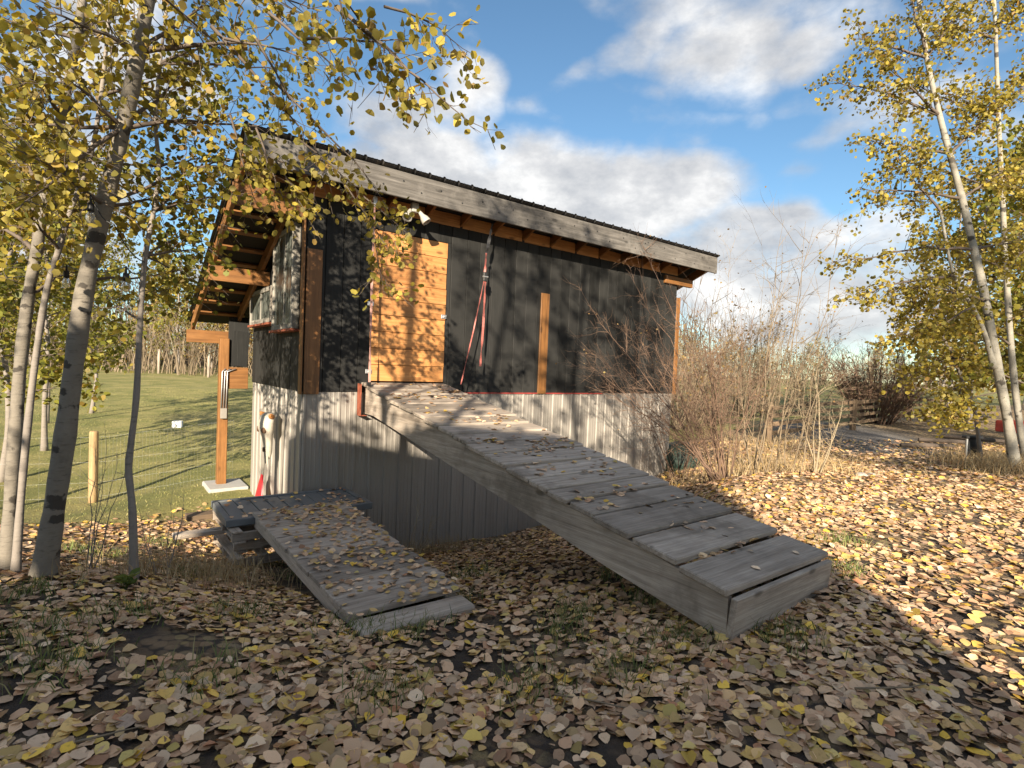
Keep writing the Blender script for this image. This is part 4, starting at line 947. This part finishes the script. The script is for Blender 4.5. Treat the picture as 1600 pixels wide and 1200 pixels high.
# ---------------------------------------------------------------- rail fence, track-side things on the right
rf = [sb(1200, 690, 14.2), sb(1262, 684, 15.2), sb(1332, 672, 17.2), sb(1396, 655, 21.5), sb(1420, 655, 22.5), sb(1500, 650, 24.5)]
f0 = gp(*rf[0]); fe2 = empty('rail_fence', f0); tag(fe2, 'brown timber rail fence crossing behind the shaded track', 'fence')
for (x, y) in rf: MB().beam(gp(x, y, -.2)-f0, gp(x, y, .98)-f0, .14, .14, .01).build('post', MAT['fence_z'], fe2)
for a, b_ in zip(rf[:-1], rf[1:]):
    for h in (.22, .46, .68, .88): MB().beam(gp(*a, h)-f0, gp(*b_, h)-f0, .04, .11, .005).build('rail', MAT['fence_x'], fe2)
q0 = sb(1517, 724, 10.9); o = empty('marker_post', gp(*q0)); tag(o, 'short black marker post with a pale stripe in the dry grass', 'post')
MB().box(-.11, .11, -.05, .05, -.1, .50, .01).build('body', MAT['black_plastic'], o); MB().box(-.14, -.112, -.035, .0, -.1, .52, .004).build('stripe', MAT['bright_metal'], o); MB().box(-.17, .17, -.07, .07, .502, .56, .012).build('cap', MAT['black_plastic'], o)
for k in range(3):
    a = Vector((*sb(1450+k*34, 692-k*3, 13.2+k*.9), 0)); o = MB().tube([(-.7, 0, .05), (0, .02, .055), (.7, 0, .05)], [.055, .06, .045], 9).build('fallen_log', MAT['twig_bark'], None, True, gp(a.x, a.y)); o.rotation_euler = (0, 0, .1-.35*k); tag(o, 'grey fallen log lying in the shade under the birches', 'log', 'logs under the birches')
q0 = sb(1590, 700, 15); o = empty('red_barrow', gp(*q0), .4); tag(o, 'small red garden cart half hidden behind the birch trunks', 'cart')
MB().box(-.55, .55, -.3, .3, .3, .62, .03).build('tray', MAT['red_paint'], o); MB().lathe([(.06, -.05), (.2, -.05), (.2, .05), (.06, .05)], 14, Matrix.Translation((-.3, -.36, .2)) @ Matrix.Rotation(math.pi/2, 4, 'X')).build('wheel', MAT['black_plastic'], o); MB().tube([(.5, 0, .4), (1.1, 0, .8)], .02, 6).build('handle', MAT['dark_metal'], o)
q0 = P(8.1, -.1); o = MB(); gq = np.random.default_rng(2)
o.lathe([(.42, -.1), (.45, .15), (.4, .34), (.3, .46), (.16, .52), (.02, .53)], 12); o.v = [(x*(1+gq.normal(0, .08)), y*(1+gq.normal(0, .08)), z) for x, y, z in o.v]
o = o.build('covered_pile', MAT['green_tarp'], None, True, gp(q0.x, q0.y)); tag(o, 'dark green covered pile beside the far end of the metal wall', 'pile')
for k, (px, py, Y, s_) in enumerate([(1345, 752, 8.6, .11), (1362, 748, 8.9, .08), (1215, 765, 8.2, .06)]):
    q = MB(); gq = np.random.default_rng(k); q.lathe([(.5, -.2), (.9, 0), (.85, .3), (.5, .55), (.05, .62)], 9); q.v = [(x*(1+gq.normal(0, .12))*s_, y*(1+gq.normal(0, .12))*s_, z*s_) for x, y, z in q.v]
    a = at(px, py, Y); o = q.build('stone', MAT['stone'], None, True, gp(a.x, a.y)); tag(o, 'pale stone lying in the sunlit leaves near the bare shrubs', 'stone', 'stones in the sunlit leaves')

# ---------------------------------------------------------------- string lights
def string_light(label, pts, bulbs):
    o = empty('string_light', Vector(pts[0])); tag(o, label, 'string light'); b0 = Vector(pts[0]); fine = []
    for a, b_ in zip(pts[:-1], pts[1:]):
        for k in range(8):
            f_ = k/8; q_ = Vector(a).lerp(Vector(b_), f_); q_.z -= .05*math.sin(math.pi*f_); fine.append(q_-b0)
    fine.append(Vector(pts[-1])-b0); MB().tube(fine, .004, 5).build('wire', MAT['black_plastic'], o)
    for p in bulbs:
        q_ = Vector(p)-b0; M = Matrix.Translation(q_)
        s_ = MB().lathe([(.006, .02), (.008, -.03), (.019, -.035), (.021, -.085), (.017, -.09)], 12, M).build('socket', MAT['black_plastic'], o, True)
        MB().lathe([(.014, -.088), (.022, -.105), (.03, -.125), (.03, -.145), (.02, -.165), (.004, -.172)], 12, M).build('bulb', MAT['bulb_glass'], s_, True)
string_light('string of clear bulbs sagging between the slim aspens over the lawn', [AT(-30, 430, 4.6), AT(104, 415, 4.5), AT(197, 417, 4.05), AT(226, 418, 4.15)], [AT(104, 417, 4.5), AT(197, 420, 4.05)])
string_light('wire with one clear bulb slanting across the leaning aspen trunk', [AT(110, 265, 3.7), AT(142, 305, 3.72), AT(178, 350, 3.74), AT(226, 410, 4.1)], [AT(142, 310, 3.72)])

# ---------------------------------------------------------------- house behind the camera (casts the long shade)
hs = empty('house', (1.56, -8.72, 0), math.radians(-6)); tag(hs, 'two storey house standing behind the viewer', 'house')
def hb_(x0, x1, y0, y1, z0, z1, nm, mt, par=hs, c=.01): return MB().box(x0, x1, y0, y1, z0, z1, c).build(nm, MAT[mt], par)
hb_(-5.8, -.03, -4.6, -.03, -.3, 5.62, 'wall', 'house_wall'); hb_(-6.0, 0, -4.7, 0, 5.625, 5.80, 'roof', 'house_roof')
hb_(-17, -5.82, -5, -.4, -.3, 3.98, 'wing_wall', 'house_wall'); hb_(-17.2, -6.02, -5.2, -.3, 3.985, 4.15, 'wing_roof', 'house_roof')
for x, z0, z1 in ((-4.6, .9, 2.1), (-2.2, .9, 2.1), (-4.6, 3.3, 4.5), (-2.2, 3.3, 4.5), (-9, .9, 2.1), (-13, .9, 2.1)):
    yy = -.028 if x > -5.8 else -.398; wn = hb_(x-.6, x+.6, yy, yy+.06, z0, z1, 'window', 'lamp_white'); hb_(x-.52, x+.52, yy+.062, yy+.075, z0+.08, z1-.08, 'pane', 'old_glass', wn)
dr = hb_(-1.3, -.4, -.028, .03, 0, 2.05, 'door', 'red_paint'); hb_(-.55, -.48, .032, .07, .95, 1.05, 'handle', 'bright_metal', dr)

# ---------------------------------------------------------------- grass
def blades(name, label, pos, h, wd_, mat, g_, lean=.35, cat='grass', parent=None):
    n = len(pos); a = g_.uniform(0, 6.283, n); hh = h*g_.uniform(.5, 1.3, n); lx = g_.normal(0, lean, n)*hh; ly = g_.normal(0, lean, n)*hh
    wx = np.cos(a)*wd_/2; wy = np.sin(a)*wd_/2; Z = np.zeros(n)
    p = np.asarray(pos)
    A_ = p+np.stack([-wx, -wy, Z], 1); B_ = p+np.stack([wx, wy, Z], 1)
    m1 = p+np.stack([lx*.35, ly*.35, hh*.6], 1); C_ = m1+np.stack([wx*.7, wy*.7, Z], 1); D_ = m1-np.stack([wx*.7, wy*.7, Z], 1); T_ = p+np.stack([lx, ly, hh], 1); T2_ = T_+np.stack([wx*.1, wy*.1, Z], 1)
    Vv = np.stack([A_, B_, C_, D_, T_, T2_], 1).reshape(-1, 3); i_ = (np.arange(n)*6)[:, None]
    Fc = np.concatenate([i_+np.array([[0, 1, 2, 3]]), i_+np.array([[3, 2, 5, 4]])], 0)
    o = np_mesh(name, Vv, Fc, MAT[mat], parent); tag(o, label, cat, kind='stuff'); return o
g = np.random.default_rng(55)
def withz(x, y, dz=0): return np.stack([x, y, terrain(x, y)+dz], 1)
def clumps(cx, cy, n, s_):
    k = g.integers(0, len(cx), n); return np.asarray(cx)[k]+g.normal(0, s_, n), np.asarray(cy)[k]+g.normal(0, s_, n)
# lawn grass within the near lawn
n = 90000; x = g.uniform(-26, 2, n); y = 6.5+g.power(1.0, n)*24; k = zones(x, y)[0] > .55; x, y = x[k], y[k]; k = np.abs(x) < y*1.05; x, y = x[k], y[k]
blades('lawn_grass', 'short yellow green lawn grass beyond the wire fence', withz(x, y, -.012), .04, .009, 'grass_lawn', g, .7)
# tufts in the litter
cx, cy = [], []
for px, py in [(300, 900), (180, 870), (120, 860), (250, 850), (420, 880), (470, 900), (560, 985), (640, 985), (700, 940), (90, 1040), (330, 1060), (900, 960), (960, 900), (1010, 940), (880, 990), (1060, 1000), (980, 1050), (200, 960), (60, 990), (460, 860), (740, 900), (600, 1090), (1190, 900), (820, 1080), (1320, 850), (1310, 890), (30, 930), (380, 960), (1220, 1000)]:
    q_ = at(px, py, 3.6); r_ = (q_-Vector((0, 0, EYE))); 
    tt = 3.6
    for _ in range(12):
        q_ = at(px, py, tt); e = q_.z-gz(q_.x, q_.y); s_ = (EYE-q_.z)/tt
        tt += e/max(s_, .05)*.8
    cx.append(q_.x); cy.append(q_.y)
def tuft(n, s_): return clumps(cx, cy, n, s_)
x, y = tuft(4200, .12); blades('grass_tufts', 'green grass tufts poking through the shaded fallen leaves', withz(x, y, -.01), .10, .007, 'grass_green', g, .5)
x, y = clumps([P(.9, -.6).x, P(1.6, -.4).x, P(2.1, -.5).x, P(.6, -1.0).x, P(-1.3, -1.6).x, P(-1.1, -2.2).x, -2.9, -2.4, -3.0], [P(.9, -.6).y, P(1.6, -.4).y, P(2.1, -.5).y, P(.6, -1.0).y, P(-1.3, -1.6).y, P(-1.1, -2.2).y, 4.3, 4.4, 4.7], 1500, .22)
blades('weed_grass', 'thin dry weeds along the wall foot and pallets', withz(x, y, -.01), .22, .006, 'grass_dry', g, .4)
x, y = clumps([9.2, 8.9, 9.8, 9.5, 10.4, 9.0, 10.9], [9.9, 10.4, 10.6, 11.2, 11, 9.6, 10.2], 2600, .34)
blades('dry_grass', 'tall tan dry grass around the birch feet', withz(x, y, -.01), .30, .008, 'grass_dry', g, .55)
bx = [sb(p_, 700, Y_) for p_, Y_ in ((1130, 9), (1180, 9.3), (1230, 9.2), (1260, 9), (1200, 10.5), (1290, 9.5), (1150, 11), (1240, 11.5), (1090, 10), (1200, 13), (1250, 13.5), (1140, 14))]
x, y = clumps([b_[0] for b_ in bx], [b_[1] for b_ in bx], 2000, .5)
blades('dry_grass', 'tangled straw grass growing between the bare shrubs', withz(x, y, -.01), .30, .007, 'grass_dry', g, .6)
q_ = at(195, 912, 3.7); wb = gp(q_.x, q_.y); gw = empty('green_weed', wb); tag(gw, 'small bright green leafy weed at the crooked aspen foot', 'plant')
mw = leaf_protos('leaf_green')
for k in range(12):
    an = k*2.4; tip = Vector((math.cos(an)*.07*(.4+.05*k), math.sin(an)*.07*(.4+.05*k), .035+.03*(k % 3)))
    lo = bpy.data.objects.new('leaf', mw[k % len(mw)]); col.objects.link(lo); lo.parent = gw
    lo.matrix_local = Matrix.Translation(tip) @ Matrix.Rotation(an-1.57, 4, 'Z') @ Matrix.Rotation(.35, 4, 'X') @ Matrix.Scale(.07, 4)
    MB().tube([(0, 0, -.02), tip*.6, tip], .002, 4).build('stalk', MAT['leaf_green'], gw)

# twigs lying in the litter
for k, (x_, y_, an, ln, lab) in enumerate([(-1.55, 2.12, .55, .22, 'short bent tan twig lying on the fallen leaves'), (.5, 2.5, -.4, .5, 'long thin twig lying across the shaded leaves before the ramp'), (-.9, 2.9, 1.1, .35, 'forked dead twig lying on leaves before the boardwalk'), (1.9, 2.6, .2, .4, 'thin dead twig lying near the foot of the ramp')]):
    g_ = np.random.default_rng(k); d = np.array([math.cos(an), math.sin(an), 0])*ln; pl = wander(-d/2, d/2, 6, .12, g_); b0 = gp(x_, y_, .035); q = MB()
    q.tube([(p[0], p[1], gz(x_+p[0], y_+p[1])-b0.z+.032) for p in pl], [.006-.0006*j for j in range(7)], 5)
    o = q.build('fallen_twig', MAT['shrub_bark'], None, True, b0); tag(o, lab, 'twig')

# ---------------------------------------------------------------- fallen leaves
g = np.random.default_rng(101)
def litter_pts(n, x0, x1, y0, y1, keepf):
    x = g.uniform(x0, x1, n); y = g.uniform(y0, y1, n)
    k = (np.abs(x) < y*1.08+.5); x, y = x[k], y[k]; k = g.random(len(x)) < keepf(x, y); return x[k], y[k]
def bare(x, y): return -1.2*np.exp(-(((x+1.75)/.42)**2+((y-2.95)/.2)**2))-.7*np.exp(-(((x+1.75)/.16)**2+((y-2.35)/.1)**2))+.5+.5*np.sin(x*1.9+1.7*np.sin(y*1.3))*np.sin(y*2.4+1.2*np.sin(x*1.1))
def inside(x, y):
    dx, dy = x-C0.x, y-C0.y; u = dx*U.x+dy*U.y; v = dx*V.x+dy*V.y
    sh_ = (u > -.02) & (u < LEN+.02) & (v > -.03) & (v < DEP); bwk = (u > -.82) & (u < .15) & (v > -4.05) & (v < -1.0); return sh_ | bwk
dens = lambda x, y: np.where(inside(x, y), 0, np.clip(zones(x, y)[1]*1.15-.12, 0, 1)*(.45+.55*sstep(.2, .5, bare(x, y)))*sstep(-.55, .05, bare(x, y)))
xs, ys = [], []
for n, a in ((15500, (-3.6, 3.9, 1.2, 3.6)), (42000, (-7.5, 8, 3.6, 7.5)), (62000, (-9, 14.5, 7.5, 14.5))):
    x, y = litter_pts(n, *a, dens); xs.append(x); ys.append(y)
x = np.concatenate(xs); y = np.concatenate(ys); n = len(x)
z = terrain(x, y)+g.uniform(.002, .022, n)
# follow the slope of the ground
e = .06; nx = -(terrain(x+e, y)-terrain(x-e, y))/(2*e); ny = -(terrain(x, y+e)-terrain(x, y-e))/(2*e)
R = flatmats(n, g, .22)
T_ = np.zeros((n, 3, 3)); T_[:, 0, 0] = 1; T_[:, 1, 1] = 1; T_[:, 2, 2] = 1; T_[:, 2, 0] = -nx; T_[:, 2, 1] = -ny
R = np.einsum('nij,njk->nik', T_, R)
sz = (.034+.046*g.random(n)**1.2)*np.where(y > 7.5, 1.12, 1.0); pos = np.stack([x, y, z], 1)
dcam = np.hypot(np.hypot(x, y), EYE); infr = (np.abs(x) < y*.92) & (y > 1.75)
order = np.argsort(np.where(infr, dcam/sz, 1e9))[:300]; single = np.zeros(n, bool); single[order] = True
me = leaf_protos('litter', 6)
for i_ in order:
    lo = bpy.data.objects.new('fallen_leaf', me[int(g.integers(len(me)))]); col.objects.link(lo); lo.parent = ground
    M = Matrix(R[i_].tolist()).to_4x4(); lo.matrix_local = Matrix.Translation((x[i_], y[i_], z[i_]+.008)) @ M @ Matrix.Scale(float(sz[i_]), 4)
near = ~single & (dcam < 5.5)
scatter_leaves('leaf_litter', pos[near], sz[near], R[near], MAT['litter'], ground, LEAF, LEAFF, g.uniform(-2, 3.5, near.sum()), smooth=True)
far = ~single & ~near
scatter_leaves('leaf_litter', pos[far], sz[far], R[far], MAT['litter'], ground, LQ, LQF, g.uniform(-2, 3.5, far.sum()))
# leaves lying on the boardwalk, panel and ramp
def deck_leaves(name, label, uvz, n, parent=None, thick=.015):
    u, v, zz = uvz; p_ = np.stack([C0.x+U.x*u+V.x*v, C0.y+U.y*u+V.y*v, zz+g.uniform(.006, thick, len(u))], 1)
    o = scatter_leaves(name, p_, g.uniform(.034, .066, len(u)), flatmats(len(u), g, .2), MAT['litter'], parent, LEAF, LEAFF, g.uniform(-1.5, 3.5, len(u)), smooth=True); tag(o, label, 'leaves'); return o
n = 900; u = g.uniform(-.8, .3, n); v = g.uniform(-3.95, -1.03, n); k = (g.random(n) < .45+.55*sstep(-.6, .1, u+.25*np.sin(v*4))); u, v = u[k], v[k]; k = u < .08+.13*(v+4)/3; u, v = u[k], v[k]
deck_leaves('fallen_leaves', 'tan fallen leaves scattered over the low boardwalk', (u, v, np.full(len(u), -.096)), n)
n = 170; u = g.uniform(-1.02, .48, n); v = np.where(g.random(n) < .6, -1.08+np.abs(g.normal(0, .07, n)), g.uniform(-1.1, -.25, n)); k = (g.random(n) < .35+.65*sstep(-.6, .3, u)); u, v = u[k], v[k]
deck_leaves('fallen_leaves', 'fallen leaves gathered on the slate grey panel', (u, v, np.full(len(u), -.14)), n)
cu = g.uniform(.95, 2.0, 26); cv = -g.uniform(.2, 5.4, 26); k = g.integers(0, 26, 330); u = np.concatenate([cu[k]+g.normal(0, .13, 330), g.uniform(.85, 2.03, 120)]); v = np.concatenate([cv[k]+g.normal(0, .07, 330), -g.uniform(.1, 5.5, 120)]); kk = (u > .83) & (u < 2.05) & (v > -5.55) & (v < -.02); u, v = u[kk], v[kk]
deck_leaves('fallen_leaves', 'dry fallen leaves in clusters on the ramp planks', (u, v, 1.262-.1725*np.abs(v)+.004), n)
